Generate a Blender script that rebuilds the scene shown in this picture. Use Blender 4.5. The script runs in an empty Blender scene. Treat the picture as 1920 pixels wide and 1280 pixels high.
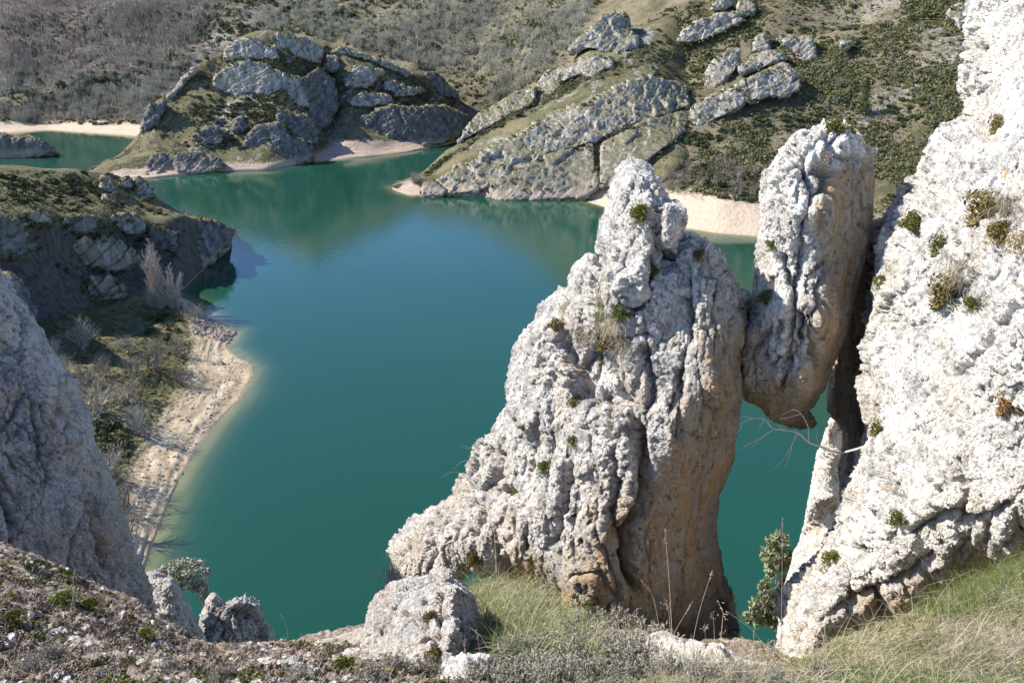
import bpy, math, random
import numpy as np
from mathutils import Vector
R = math.radians
rng = np.random.default_rng(7)
random.seed(7)
scene = bpy.context.scene
C = scene.collection

# ------------------------------------------------------------------ camera, sky, sun, exposure
CAM = np.array([0.0, 0.0, 60.0]); PITCH = R(22); FPX = 1600.0
cd = bpy.data.cameras.new("camera"); cam = bpy.data.objects.new("camera", cd); C.objects.link(cam)
cam.location = CAM; cam.rotation_euler = (R(90) - PITCH, 0, 0)
cd.lens = 30.0; cd.sensor_width = 36.0; cd.clip_start = 0.05; cd.clip_end = 5000
scene.camera = cam
SUN_AZ, SUN_EL = R(-80), R(39)          # azimuth clockwise from +Y
world = bpy.data.worlds.new("World"); scene.world = world; world.use_nodes = True
wn = world.node_tree; bg = wn.nodes["Background"]; sky = wn.nodes.new("ShaderNodeTexSky")
sky.sky_type = 'NISHITA'; sky.sun_disc = False; sky.sun_elevation = SUN_EL; sky.sun_rotation = SUN_AZ
sky.air_density = 1.0; sky.dust_density = 0.05; sky.ozone_density = 6.0; sky.altitude = 2500
wn.links.new(sky.outputs[0], bg.inputs[0]); bg.inputs[1].default_value = 0.15
sd = bpy.data.lights.new("sun", 'SUN'); sd.energy = 5.0; sd.angle = R(0.5); sd.color = (1.0, 0.955, 0.89)
sun = bpy.data.objects.new("sun", sd); C.objects.link(sun)
to_sun = Vector((math.sin(SUN_AZ) * math.cos(SUN_EL), math.cos(SUN_AZ) * math.cos(SUN_EL), math.sin(SUN_EL)))
sun.rotation_euler = to_sun.to_track_quat('Z', 'Y').to_euler(); sun.location = (0, 0, 120)
scene.view_settings.view_transform = 'Standard'; scene.view_settings.look = 'None'
scene.view_settings.exposure = 1.0; scene.view_settings.gamma = 1.0
scene.cycles.max_bounces = 6; scene.cycles.transparent_max_bounces = 12
scene.cycles.use_adaptive_sampling = True

# ------------------------------------------------------------------ photo pixel <-> world
CP, SP = math.cos(PITCH), math.sin(PITCH)
def ray(px, py):
    dx = (np.asarray(px, float) - 960) / FPX; dy = (640 - np.asarray(py, float)) / FPX
    return np.stack([dx, CP + dy * SP, -SP + dy * CP], -1)
def PY(px, py, Y):
    r = ray(px, py); return CAM + r * (np.asarray(Y, float) / r[..., 1])[..., None]
def PZ(px, py, z):
    r = ray(px, py); return CAM + r * ((np.asarray(z, float) - 60) / r[..., 2])[..., None]
def project(V):
    d = V - CAM; f = d[:, 1] * CP - d[:, 2] * SP; u = d[:, 1] * SP + d[:, 2] * CP
    f = np.where(np.abs(f) < 1e-6, 1e-6, f)
    return 960 + FPX * d[:, 0] / f, 640 - FPX * u / f, f

# ------------------------------------------------------------------ noise
GR = rng.normal(size=(64, 3)).astype(np.float32); GR /= np.linalg.norm(GR, axis=1, keepdims=True)
def _hash(x, y, z, seed):
    h = (x.astype(np.uint32) * np.uint32(374761393)) ^ (y.astype(np.uint32) * np.uint32(668265263)) ^ (z.astype(np.uint32) * np.uint32(2246822519)) ^ np.uint32((seed * 3266489917) & 0xffffffff)
    h = (h ^ (h >> np.uint32(15))) * np.uint32(2654435761); h = (h ^ (h >> np.uint32(13))) * np.uint32(1274126177)
    return h ^ (h >> np.uint32(16))
def pn(P, seed=0):
    P = P.astype(np.float32); i = np.floor(P); f = P - i; i = i.astype(np.int64)
    u = f * f * f * (f * (f * 6 - 15) + 10); out = np.zeros(len(P), np.float32)
    for dx in (0, 1):
        for dy in (0, 1):
            for dz in (0, 1):
                g = GR[_hash(i[:, 0] + dx, i[:, 1] + dy, i[:, 2] + dz, seed) & np.uint32(63)]
                d = g[:, 0] * (f[:, 0] - dx) + g[:, 1] * (f[:, 1] - dy) + g[:, 2] * (f[:, 2] - dz)
                w = (u[:, 0] if dx else 1 - u[:, 0]) * (u[:, 1] if dy else 1 - u[:, 1]) * (u[:, 2] if dz else 1 - u[:, 2])
                out += w * d
    return out * 1.6
def fbm(P, o=4, seed=0, gain=0.5):
    s = np.zeros(len(P), np.float32); a = 1.0
    for k in range(o):
        s += a * pn(P * (2.03 ** k) + k * 17.3, seed + k); a *= gain
    return s
def worley(P, seed=0):
    P = P.astype(np.float32); i = np.floor(P).astype(np.int64); f = P - i
    f1 = np.full(len(P), 9, np.float32); f2 = f1.copy(); cid = np.zeros(len(P), np.uint32); D = np.zeros((len(P), 3), np.float32)
    for dx in (-1, 0, 1):
        for dy in (-1, 0, 1):
            for dz in (-1, 0, 1):
                h = _hash(i[:, 0] + dx, i[:, 1] + dy, i[:, 2] + dz, seed)
                ox = (h & np.uint32(1023)) / 1023.; oy = ((h >> np.uint32(10)) & np.uint32(1023)) / 1023.; oz = ((h >> np.uint32(20)) & np.uint32(1023)) / 1023.
                q = np.stack([f[:, 0] - dx - ox, f[:, 1] - dy - oy, f[:, 2] - dz - oz], -1).astype(np.float32); d = np.sqrt((q * q).sum(1))
                c = d < f1; D[c] = q[c]
                f2 = np.where(c, f1, np.minimum(f2, d)); cid = np.where(c, h, cid); f1 = np.where(c, d, f1)
    return f1, f2, ((cid >> np.uint32(5)) & np.uint32(1023)) / 1023., (D * GR[(cid >> np.uint32(9)) & np.uint32(63)]).sum(1)

# ------------------------------------------------------------------ node helper + materials
def mk(nt, typ, ins=None, out=0, **props):
    n = nt.nodes.new(typ)
    for k, v in props.items(): setattr(n, k, v)
    for k, v in (ins or {}).items():
        if isinstance(v, bpy.types.NodeSocket): nt.links.new(v, n.inputs[k])
        else: n.inputs[k].default_value = v
    return n.outputs[out]
def new_mat(name):
    m = bpy.data.materials.new(name); m.use_nodes = True; nt = m.node_tree; nt.nodes.clear()
    o = nt.nodes.new('ShaderNodeOutputMaterial'); return m, nt, o
def mixc(nt, f, a, b): 
    a = (*a, 1) if isinstance(a, tuple) and len(a) == 3 else a; b = (*b, 1) if isinstance(b, tuple) and len(b) == 3 else b
    return mk(nt, 'ShaderNodeMix', {0: f, 6: a, 7: b}, 2, data_type='RGBA')
def math_(nt, op, a, b=0.0, clamp=False): return mk(nt, 'ShaderNodeMath', {0: a, 1: b}, operation=op, use_clamp=clamp)
def step(nt, v, lo, hi): return mk(nt, 'ShaderNodeMapRange', {0: v, 1: lo, 2: hi}, clamp=True)
def noise(nt, co, scale, detail=6, rough=0.55, dist=0.0, out=0):
    return mk(nt, 'ShaderNodeTexNoise', {'Vector': co, 'Scale': scale, 'Detail': detail, 'Roughness': rough, 'Distortion': dist}, out)
def voro(nt, co, scale, feature='F1', out=0, rand=1.0):
    return mk(nt, 'ShaderNodeTexVoronoi', {'Vector': co, 'Scale': scale, 'Randomness': rand}, out, feature=feature)
def attr(nt, name, out=2): return mk(nt, 'ShaderNodeAttribute', None, out, attribute_name=name)
def coords(nt): return mk(nt, 'ShaderNodeTexCoord', None, 3)
def scaled(nt, co, s): return mk(nt, 'ShaderNodeVectorMath', {0: co, 1: s}, operation='MULTIPLY')
def bsdf(nt, col, rough=0.9, normal=None, spec=0.25, **extra):
    ins = {'Base Color': col if isinstance(col, bpy.types.NodeSocket) else (*col, 1), 'Roughness': rough, 'Specular IOR Level': spec}
    if normal is not None: ins['Normal'] = normal
    ins.update(extra)
    return mk(nt, 'ShaderNodeBsdfPrincipled', ins)

def near_rock(name, white=(.72, .69, .645), grey=(.31, .29, .265), ochre=(.46, .315, .17), ochre_bias=0.0, amp=1.0, white_bias=0.0, warm_amt=.45):
    m, nt, o = new_mat(name); co = coords(nt)
    warp = noise(nt, co, 2.2, 3, .5, 0, 1)
    cw = mk(nt, 'ShaderNodeVectorMath', {0: co, 1: scaled(nt, warp, (.30, .30, .30))}, operation='ADD')
    cs = scaled(nt, cw, (1, 1, .5)); cst = scaled(nt, cw, (1, 1, .2))
    med = noise(nt, cw, 6, 8, .68); fine = noise(nt, co, 34, 8, .72)
    
    oc = attr(nt, 'ochre')  # brown rock colour; on the slab it also carries painted shade
    f_w = step(nt, math_(nt, 'ADD', math_(nt, 'MULTIPLY', med, .6), math_(nt, 'MULTIPLY', fine, .5)), .46 - white_bias, .62 - white_bias)
    col = mixc(nt, f_w, grey, white)
    warm = noise(nt, cs, 2.1, 6, .62); col = mixc(nt, math_(nt, 'MULTIPLY', step(nt, warm, .50, .64), warm_amt), col, (.60, .49, .355))
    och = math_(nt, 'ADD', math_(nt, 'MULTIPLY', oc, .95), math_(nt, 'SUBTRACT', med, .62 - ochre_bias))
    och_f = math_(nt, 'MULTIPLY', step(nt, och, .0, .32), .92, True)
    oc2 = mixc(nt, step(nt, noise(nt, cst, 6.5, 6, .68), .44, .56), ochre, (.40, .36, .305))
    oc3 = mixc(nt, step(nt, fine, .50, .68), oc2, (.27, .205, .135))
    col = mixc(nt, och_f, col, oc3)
    # pale and dark lichen crusts (dark spots widened to mimic shaded pits), orange flecks
    col = mixc(nt, math_(nt, 'MULTIPLY', step(nt, noise(nt, co, 15, 5, .7), .55, .63), .75), col, (.15, .14, .13))
    col = mixc(nt, math_(nt, 'MULTIPLY', step(nt, noise(nt, co, 9, 4, .6), .66, .72), .8), col, (.55, .34, .12))
    col = mixc(nt, math_(nt, 'MULTIPLY', step(nt, noise(nt, cw, 11, 5, .6), .64, .70), .8), col, (.66, .65, .62))
    rid = lambda n_, k: math_(nt, 'MULTIPLY', math_(nt, 'ABSOLUTE', math_(nt, 'SUBTRACT', n_, .5)), -k)
    h = math_(nt, 'ADD', rid(noise(nt, cs, 4.6, 5, .55), .11 * amp), rid(noise(nt, cs, 11, 6, .7), .13 * amp))
    h = math_(nt, 'ADD', h, math_(nt, 'MULTIPLY', math_(nt, 'SUBTRACT', fine, .5), .042 * amp))
    h = math_(nt, 'ADD', h, .022 * amp)
    pit = math_(nt, 'MULTIPLY', step(nt, voro(nt, cw, 8.5), .24, .06), step(nt, noise(nt, co, 2.3, 3, .5), .44, .58))
    h = math_(nt, 'SUBTRACT', h, math_(nt, 'MULTIPLY', pit, .055 * amp))
    h = math_(nt, 'MULTIPLY', h, math_(nt, 'SUBTRACT', 1.0, math_(nt, 'MULTIPLY', oc, .45)))
    nt.links.new(bsdf(nt, col, .92, spec=.15), o.inputs[0])
    nt.links.new(mk(nt, 'ShaderNodeDisplacement', {'Height': h, 'Midlevel': 0.0, 'Scale': 1.0}), o.inputs[2])
    m.displacement_method = 'BOTH'
    return m

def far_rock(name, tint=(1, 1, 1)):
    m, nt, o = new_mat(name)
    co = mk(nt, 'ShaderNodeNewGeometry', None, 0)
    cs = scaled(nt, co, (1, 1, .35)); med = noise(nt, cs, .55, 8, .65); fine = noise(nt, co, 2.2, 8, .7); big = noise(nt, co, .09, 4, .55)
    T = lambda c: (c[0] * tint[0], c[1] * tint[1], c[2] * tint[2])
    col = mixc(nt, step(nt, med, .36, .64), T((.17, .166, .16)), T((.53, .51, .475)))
    col = mixc(nt, math_(nt, 'MULTIPLY', step(nt, noise(nt, cs, .28, 6, .6), .52, .66), .7), col, T((.32, .25, .175)))
    col = mixc(nt, math_(nt, 'MULTIPLY', step(nt, fine, .58, .72), .4), col, T((.16, .155, .15)))
    nz = mk(nt, 'ShaderNodeSeparateXYZ', {0: mk(nt, 'ShaderNodeNewGeometry', None, 1)}, 2)
    veg = math_(nt, 'ADD', nz, math_(nt, 'MULTIPLY', math_(nt, 'SUBTRACT', fine, .5), 1.6))
    vegc = mixc(nt, step(nt, noise(nt, co, .8, 6, .6), .4, .6), (.20, .18, .085), (.085, .085, .035))
    col = mixc(nt, math_(nt, 'MULTIPLY', step(nt, veg, .62, .86), .85), col, vegc)
    # pale drawdown band left by the lake
    z = mk(nt, 'ShaderNodeSeparateXYZ', {0: co}, 2)
    col = mixc(nt, math_(nt, 'MULTIPLY', step(nt, math_(nt, 'ADD', z, math_(nt, 'MULTIPLY', fine, 2.0)), 5.0, 3.2), .65), col, (.40, .325, .255))
    bmp = mk(nt, 'ShaderNodeBump', {'Height': math_(nt, 'ADD', fine, math_(nt, 'MULTIPLY', med, .8)), 'Strength': .8, 'Distance': .8})
    nt.links.new(bsdf(nt, col, .95, bmp, .1), o.inputs[0]); return m

def land_mat(name, dry=(.21, .176, .112), green=(.078, .070, .038), soil=(.18, .14, .10), sandc=(.55, .43, .31), wood=0.0, sc=1.0, strata=0.0, band=1.0):
    m, nt, o = new_mat(name)
    co = mk(nt, 'ShaderNodeNewGeometry', None, 0)
    big = noise(nt, co, .035 * sc, 6, .6, .6); med = noise(nt, co, .17 * sc, 8, .62); fine = noise(nt, co, .9 * sc, 8, .7)
    mixn = math_(nt, 'ADD', math_(nt, 'MULTIPLY', big, .45), math_(nt, 'ADD', math_(nt, 'MULTIPLY', med, .4), math_(nt, 'MULTIPLY', fine, .7)))
    col = mixc(nt, step(nt, mixn, .69, .86), green, dry)
    col = mixc(nt, math_(nt, 'MULTIPLY', step(nt, noise(nt, co, .3 * sc, 7, .65), .55, .68), .7), col, soil)
    col = mixc(nt, math_(nt, 'MULTIPLY', step(nt, fine, .57, .68), .7), col, (.035, .038, .015))
    if wood: col = mixc(nt, attr(nt, 'wood'), col, mixc(nt, step(nt, med, .4, .62), (.11, .085, .07), (.18, .145, .122)))
    if strata:
        bdv = mk(nt, 'ShaderNodeVectorMath', {0: co, 1: (-.42, -.25, .87)}, 1, operation='DOT_PRODUCT')
        b3 = mk(nt, 'ShaderNodeCombineXYZ', {0: math_(nt, 'MULTIPLY', bdv, .30), 1: math_(nt, 'MULTIPLY', med, 1.1), 2: math_(nt, 'MULTIPLY', big, 2.0)})
        sm = math_(nt, 'ADD', noise(nt, b3, 1.0, 4, .6), math_(nt, 'MULTIPLY', math_(nt, 'SUBTRACT', fine, .5), .55))
        rc_ = mixc(nt, step(nt, noise(nt, scaled(nt, co, (1, 1, .4)), 1.1, 6, .65), .38, .62), (.13, .128, .122), (.40, .385, .355))
        col = mixc(nt, math_(nt, 'MULTIPLY', step(nt, sm, .60, .66), strata), col, rc_)
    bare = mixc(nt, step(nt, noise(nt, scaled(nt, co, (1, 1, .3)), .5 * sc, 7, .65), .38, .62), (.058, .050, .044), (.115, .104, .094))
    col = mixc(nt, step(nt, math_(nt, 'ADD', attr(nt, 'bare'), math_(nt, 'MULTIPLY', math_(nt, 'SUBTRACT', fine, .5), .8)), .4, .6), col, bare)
    sa = math_(nt, 'ADD', attr(nt, 'sand'), math_(nt, 'MULTIPLY', math_(nt, 'SUBTRACT', fine, .5), .9))
    sc2 = mixc(nt, step(nt, noise(nt, scaled(nt, co, (.12, .12, 6)), .9, 5, .6), .42, .60), tuple(c * (1 - k * band) for c, k in zip(sandc, (.38, .42, .46))), sandc)
    sc2 = mixc(nt, math_(nt, 'MULTIPLY', step(nt, noise(nt, co, 1.7, 7, .75), .60, .68), .6), sc2, (.25, .20, .15))
    col = mixc(nt, step(nt, sa, .40, .58), col, sc2)
    z = mk(nt, 'ShaderNodeSeparateXYZ', {0: co}, 2)
    col = mixc(nt, math_(nt, 'MULTIPLY', step(nt, z, .35, .1), .55), col, (.36, .28, .19)); col = mixc(nt, step(nt, z, .06, -.05), col, (.62, .54, .30))
    bmp = mk(nt, 'ShaderNodeBump', {'Height': math_(nt, 'ADD', math_(nt, 'MULTIPLY', fine, 1.0), med), 'Strength': .7, 'Distance': .9 / sc})
    nt.links.new(bsdf(nt, col, .95, bmp, .08), o.inputs[0]); return m

def plain(name, a, b, scale=3.0, rough=.85, trans=0.0, per_obj=0.25):
    m, nt, o = new_mat(name); co = coords(nt)
    col = mixc(nt, step(nt, noise(nt, co, scale, 4, .6), .35, .65), a, b)
    ri = mk(nt, 'ShaderNodeObjectInfo', None, 5)
    col = mk(nt, 'ShaderNodeHueSaturation', {'Value': math_(nt, 'ADD', math_(nt, 'MULTIPLY', ri, 2 * per_obj), 1 - per_obj), 'Color': col})
    sh = bsdf(nt, col, rough, None, .2)
    if trans:
        sh = mk(nt, 'ShaderNodeMixShader', {0: trans, 1: sh, 2: mk(nt, 'ShaderNodeBsdfTranslucent', {'Color': col})})
    nt.links.new(sh, o.inputs[0]); return m

def water_mat():
    m, nt, o = new_mat('lake_water'); co = mk(nt, 'ShaderNodeNewGeometry', None, 0)
    n1 = noise(nt, co, .35, 4, .6); n2 = noise(nt, co, 1.6, 3, .6)
    patch = step(nt, noise(nt, co, .012, 3, .5), .4, .6)
    h = math_(nt, 'ADD', math_(nt, 'MULTIPLY', n1, 1.0), math_(nt, 'MULTIPLY', n2, .35))
    bmp = mk(nt, 'ShaderNodeBump', {'Height': h, 'Strength': .05, 'Distance': .5})
    fr = mk(nt, 'ShaderNodeFresnel', {'IOR': 1.333, 'Normal': bmp})
    body = mixc(nt, patch, (.0085, .049, .030), (.0095, .054, .034))
    shl = attr(nt, 'shallow'); body = mixc(nt, math_(nt, 'MULTIPLY', shl, 1.0), body, (.27, .25, .115))
    dif = mk(nt, 'ShaderNodeBsdfDiffuse', {'Color': body})
    tr = mk(nt, 'ShaderNodeBsdfTransparent', {'Color': (.80, .82, .52, 1)})
    b = mk(nt, 'ShaderNodeMixShader', {0: math_(nt, 'MULTIPLY', math_(nt, 'POWER', shl, 2.0), .45), 1: dif, 2: tr})
    gl = mk(nt, 'ShaderNodeBsdfGlossy', {'Color': (1, 1, 1, 1), 'Roughness': mk(nt, 'ShaderNodeMapRange', {0: noise(nt, scaled(nt, co, (1, .35, 1)), .02, 4, .55), 1: .35, 2: .65, 3: .03, 4: .12}), 'Normal': bmp})
    nt.links.new(mk(nt, 'ShaderNodeMixShader', {0: fr, 1: b, 2: gl}), o.inputs[0]); return m

M = {}
M['pale'] = near_rock('pale_limestone', grey=(.33, .31, .28), white=(.83, .785, .715), white_bias=.035, warm_amt=.42)
M['tower'] = near_rock('mottled_limestone', grey=(.36, .335, .305), white=(.81, .762, .695), ochre_bias=.05, white_bias=-.005)
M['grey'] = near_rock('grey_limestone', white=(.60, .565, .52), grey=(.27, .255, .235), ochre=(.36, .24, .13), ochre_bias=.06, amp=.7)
M['cliff'] = far_rock('ridge_limestone', (1.02, .97, .90)); M['cliff_dark'] = far_rock('dark_shaded_limestone', (.50, .50, .52))  # cliff_dark: shade of the shadowed cliffs put into the tint; dark stones share it
M['earth_cliff'] = far_rock('earthy_limestone', (.86, .79, .70))
M['land'] = land_mat('heath_slope', wood=1.0, strata=.55, band=.3); M['penin'] = land_mat('grassy_slope', strata=.9, band=.6, sandc=(.47, .365, .28), dry=(.185, .16, .088), green=(.074, .070, .032))
M['shore'] = land_mat('lake_shore', sandc=(.54, .435, .30), sc=2.2, dry=(.18, .155, .085), green=(.080, .078, .032))
M['water'] = water_mat()
M['juniper'] = plain('juniper_leaf', (.048, .058, .022), (.10, .108, .042), .9)
M['gorse'] = plain('gorse_leaf', (.10, .105, .03), (.17, .16, .05), .9)
M['straw'] = plain('straw_grass', (.17, .145, .08), (.27, .235, .14), .5)
M['heath'] = plain('heath_leaf', (.08, .08, .032), (.175, .16, .075), .35)
M['twig'] = plain('bare_twig', (.21, .18, .155), (.33, .295, .26), 1.5)
M['twig_pale'] = plain('pale_twig', (.40, .335, .27), (.56, .48, .41), 1.5)
M['twig_grey'] = plain('lichen_twig', (.285, .27, .21), (.43, .41, .33), 1.5)
M['twig_brown'] = plain('brown_twig', (.185, .148, .12), (.31, .255, .21), 1.5)
M['bark'] = plain('bark', (.20, .17, .14), (.33, .29, .25), 6)
M['pale_wood'] = plain('weathered_wood', (.45, .42, .38), (.62, .59, .54), 14)
M['moss'] = plain('moss', (.085, .095, .02), (.20, .185, .045), 18, trans=.15)
M['moss_brown'] = plain('brown_moss', (.11, .075, .025), (.20, .15, .05), 18)
M['moss_red'] = plain('red_sedum', (.20, .05, .04), (.16, .15, .04), 25)
M['grass_dry'] = plain('dry_grass', (.30, .25, .155), (.56, .495, .36), 6, trans=.25)
M['grass_green'] = plain('green_grass', (.09, .13, .028), (.20, .225, .065), 6, trans=.3)
M['heather'] = plain('dry_heather', (.22, .175, .15), (.40, .345, .30), 25)
M['heather_leaf'] = plain('heather_leaf', (.19, .175, .125), (.36, .335, .27), 25)
M['leaf_grey'] = plain('evergreen_leaf', (.17, .195, .10), (.33, .345, .22), 12, trans=.15)
M['leaf_lichen'] = plain('lichen_leaf', (.27, .28, .19), (.42, .42, .32), 10, trans=.1)
M['stalk'] = plain('dry_stalk', (.36, .27, .20), (.55, .45, .34), 20)
M['seed'] = plain('seed_head', (.30, .22, .18), (.48, .38, .32), 40)

def ground_mat():
    m, nt, o = new_mat('stony_turf'); co = coords(nt)
    med = noise(nt, co, 3.2, 8, .65); fine = noise(nt, co, 21, 8, .72); v = voro(nt, co, 24, 'SMOOTH_F1'); v2 = voro(nt, co, 60)
    st = attr(nt, 'stony'); gr = attr(nt, 'turf')
    crust = mixc(nt, step(nt, fine, .42, .62), (.16, .118, .09), (.40, .335, .285))
    crust = mixc(nt, step(nt, noise(nt, co, 5, 7, .7), .585, .66), crust, (.58, .53, .48))
    crust = mixc(nt, math_(nt, 'MULTIPLY', step(nt, noise(nt, co, 4.1, 6, .65), .58, .66), .8), crust, (.17, .17, .045))
    turf = mixc(nt, step(nt, fine, .40, .62), (.14, .12, .05), (.36, .31, .18))
    col = mixc(nt, step(nt, math_(nt, 'ADD', gr, math_(nt, 'SUBTRACT', med, .5)), .35, .6), crust, turf)
    h = math_(nt, 'ADD', math_(nt, 'MULTIPLY', math_(nt, 'SUBTRACT', .5, v), .035), math_(nt, 'MULTIPLY', math_(nt, 'SUBTRACT', med, .5), .12))
    h = math_(nt, 'ADD', h, math_(nt, 'MULTIPLY', math_(nt, 'SUBTRACT', .5, v2), .014))
    h = math_(nt, 'ADD', h, math_(nt, 'MULTIPLY', math_(nt, 'SUBTRACT', fine, .5), .03))
    nt.links.new(bsdf(nt, col, .95, spec=.1), o.inputs[0])
    nt.links.new(mk(nt, 'ShaderNodeDisplacement', {'Height': h, 'Midlevel': 0.0, 'Scale': 1.0}), o.inputs[2])
    m.displacement_method = 'BOTH'; return m
M['ground'] = ground_mat()

# ------------------------------------------------------------------ mesh helpers
def mesh_np(name, V, F, smooth=False):
    me = bpy.data.meshes.new(name); V = np.asarray(V, np.float32); F = np.asarray(F, np.int32); k = F.shape[1]
    me.vertices.add(len(V)); me.vertices.foreach_set('co', V.ravel())
    me.loops.add(F.size); me.loops.foreach_set('vertex_index', F.ravel())
    me.polygons.add(len(F)); me.polygons.foreach_set('loop_start', np.arange(0, F.size, k, dtype=np.int32))
    try: me.polygons.foreach_set('loop_total', np.full(len(F), k, np.int32))
    except Exception: pass
    me.update(calc_edges=True)
    me.polygons.foreach_set('use_smooth', np.full(len(F), smooth))
    me.validate(); return me
def set_attr(me, name, vals):
    a = me.attributes.new(name, 'FLOAT', 'POINT'); a.data.foreach_set('value', np.asarray(vals, np.float32))
def tag(o, label=None, cat=None, group=None, kind=None):
    if label: o['label'] = label
    if cat: o['category'] = cat
    if group: o['group'] = group
    if kind: o['kind'] = kind
    return o
def put(name, me, mat=None, loc=(0, 0, 0), parent=None):
    o = bpy.data.objects.new(name, me); C.objects.link(o); o.location = loc
    if mat and me is not None and not me.materials: me.materials.append(mat)
    if parent: o.parent = parent
    return o

def cr(P, n):                                   # Catmull-Rom along axis 0, n steps per span
    P = np.asarray(P, float); m = len(P); out = []
    for i in range(m - 1):
        p0 = P[max(i - 1, 0)]; p1 = P[i]; p2 = P[i + 1]; p3 = P[min(i + 2, m - 1)]
        for t in np.linspace(0, 1, n, endpoint=False):
            out.append(.5 * (2 * p1 + (p2 - p0) * t + (2 * p0 - 5 * p1 + 4 * p2 - p3) * t * t + (3 * p1 - p0 - 3 * p2 + p3) * t ** 3))
    out.append(P[-1]); return np.array(out)
def lin(P, n):
    P = np.asarray(P, float); t = np.linspace(0, 1, n, endpoint=False).reshape((n,) + (1,) * (P.ndim - 1))
    return np.concatenate([P[i] * (1 - t) + P[i + 1] * t for i in range(len(P) - 1)] + [P[-1:]])
def row(pts):                                   # (px,py,Y) or (px,py,None,z)
    return np.array([PY(p[0], p[1], p[2]) if len(p) == 3 else PZ(p[0], p[1], p[3]) for p in pts])
def xrow(pts, cols):                            # the same, resampled at common photo columns
    pts = sorted(pts, key=lambda p: p[0]); xs = [p[0] for p in pts]
    P = row(pts); _, py, _ = project(P); Y = P[:, 1]
    return PY(cols, np.interp(cols, xs, py), np.interp(cols, xs, Y))
class Sheet:
    def __init__(s, rows, nu, nv, attrs, amp, scale, mat, name, seed=0, detail=0.0, cr=cr):
        G = np.array(rows); G = np.swapaxes(cr(np.swapaxes(G, 0, 1), nu), 0, 1) if nu > 1 else G
        G = cr(G, nv); s.nv, s.nu = G.shape[:2]; V = G.reshape(-1, 3)
        A = {k: np.repeat(cr(np.array(v, float)[:, None], nv), s.nu, 1).ravel() if np.ndim(v) == 1 else
             cr(np.swapaxes(cr(np.swapaxes(np.array(v, float), 0, 1), nu), 0, 1), nv).ravel() for k, v in attrs.items()}
        a = A.pop('amp', np.ones(len(V)))
        V[:, 2] += amp * a * fbm(V * [scale, scale, scale * .3], 5, seed)
        if name == 'beach_shore': k = (V[:, 2] > -.2) & (V[:, 2] < 2.2); V[k, 2] += .07 * np.sin((V[k, 2] + .12 * fbm(V[k] * .25, 3, 77)) * 2 * math.pi / .42)
        if detail: V[:, 2] += detail * a * fbm(V * scale * 9, 4, seed + 9)
        s.V = V; idx = np.arange(s.nv * s.nu).reshape(s.nv, s.nu)
        F = np.stack([idx[:-1, :-1], idx[:-1, 1:], idx[1:, 1:], idx[1:, :-1]], -1).reshape(-1, 4)
        s.me = mesh_np(name, V, F, True)
        for k, v in A.items(): set_attr(s.me, k, np.clip(v, 0, 1))
        s.obj = put(name, s.me, mat); s.px, s.py, s.f = project(V)
    def at(s, px, py, tol=14):
        d = np.hypot(s.px - px, s.py - py); k = np.where(d < max(tol, d.min() + 3))[0]
        k = k[np.argsort(d[k])[:6]]; return s.V[k[np.argmin(s.f[k])]].copy()

# ------------------------------------------------------------------ rock generator
def inside(px, py, poly):
    c = np.zeros(px.shape, bool); n = len(poly)
    for i in range(n):
        x1, y1 = poly[i]; x2, y2 = poly[(i + 1) % n]
        if y1 == y2: continue
        t = (y1 > py) != (y2 > py); c ^= t & (px < (x2 - x1) * (py - y1) / (y2 - y1) + x1)
    return c
def nearest(px, py, poly, closed=True):
    best = np.full(px.shape, 1e9); bx = px.copy(); by = py.copy(); n = len(poly)
    for i in range(n if closed else n - 1):
        x1, y1 = poly[i]; x2, y2 = poly[(i + 1) % n]; ex, ey = x2 - x1, y2 - y1
        t = np.clip(((px - x1) * ex + (py - y1) * ey) / (ex * ex + ey * ey + 1e-9), 0, 1)
        qx, qy = x1 + t * ex, y1 + t * ey; d = np.hypot(px - qx, py - qy); k = d < best
        best = np.where(k, d, best); bx = np.where(k, qx, bx); by = np.where(k, qy, by)
    return best, bx, by
def rbf(ctrl):
    c = np.array(ctrl, float); X = c[:, :2] / 300; n = len(X)
    D = np.hypot(X[:, None, 0] - X[None, :, 0], X[:, None, 1] - X[None, :, 1])
    k = 3 if n > 3 else 1
    Pm = np.hstack([np.ones((n, 1)), X])[:, :k]
    A = np.block([[D + 1e-4 * np.eye(n), Pm], [Pm.T, np.zeros((k, k))]]); w = np.linalg.lstsq(A, np.r_[c[:, 2], np.zeros(k)], rcond=None)[0]
    def f(px, py):
        q = np.stack([px, py], -1) / 300; out = np.full(px.shape, w[n])
        if k == 3: out = out + q[..., 0] * w[n + 1] + q[..., 1] * w[n + 2]
        for i in range(n): out += w[i] * np.hypot(q[..., 0] - X[i, 0], q[..., 1] - X[i, 1])
        return out
    return f
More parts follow.
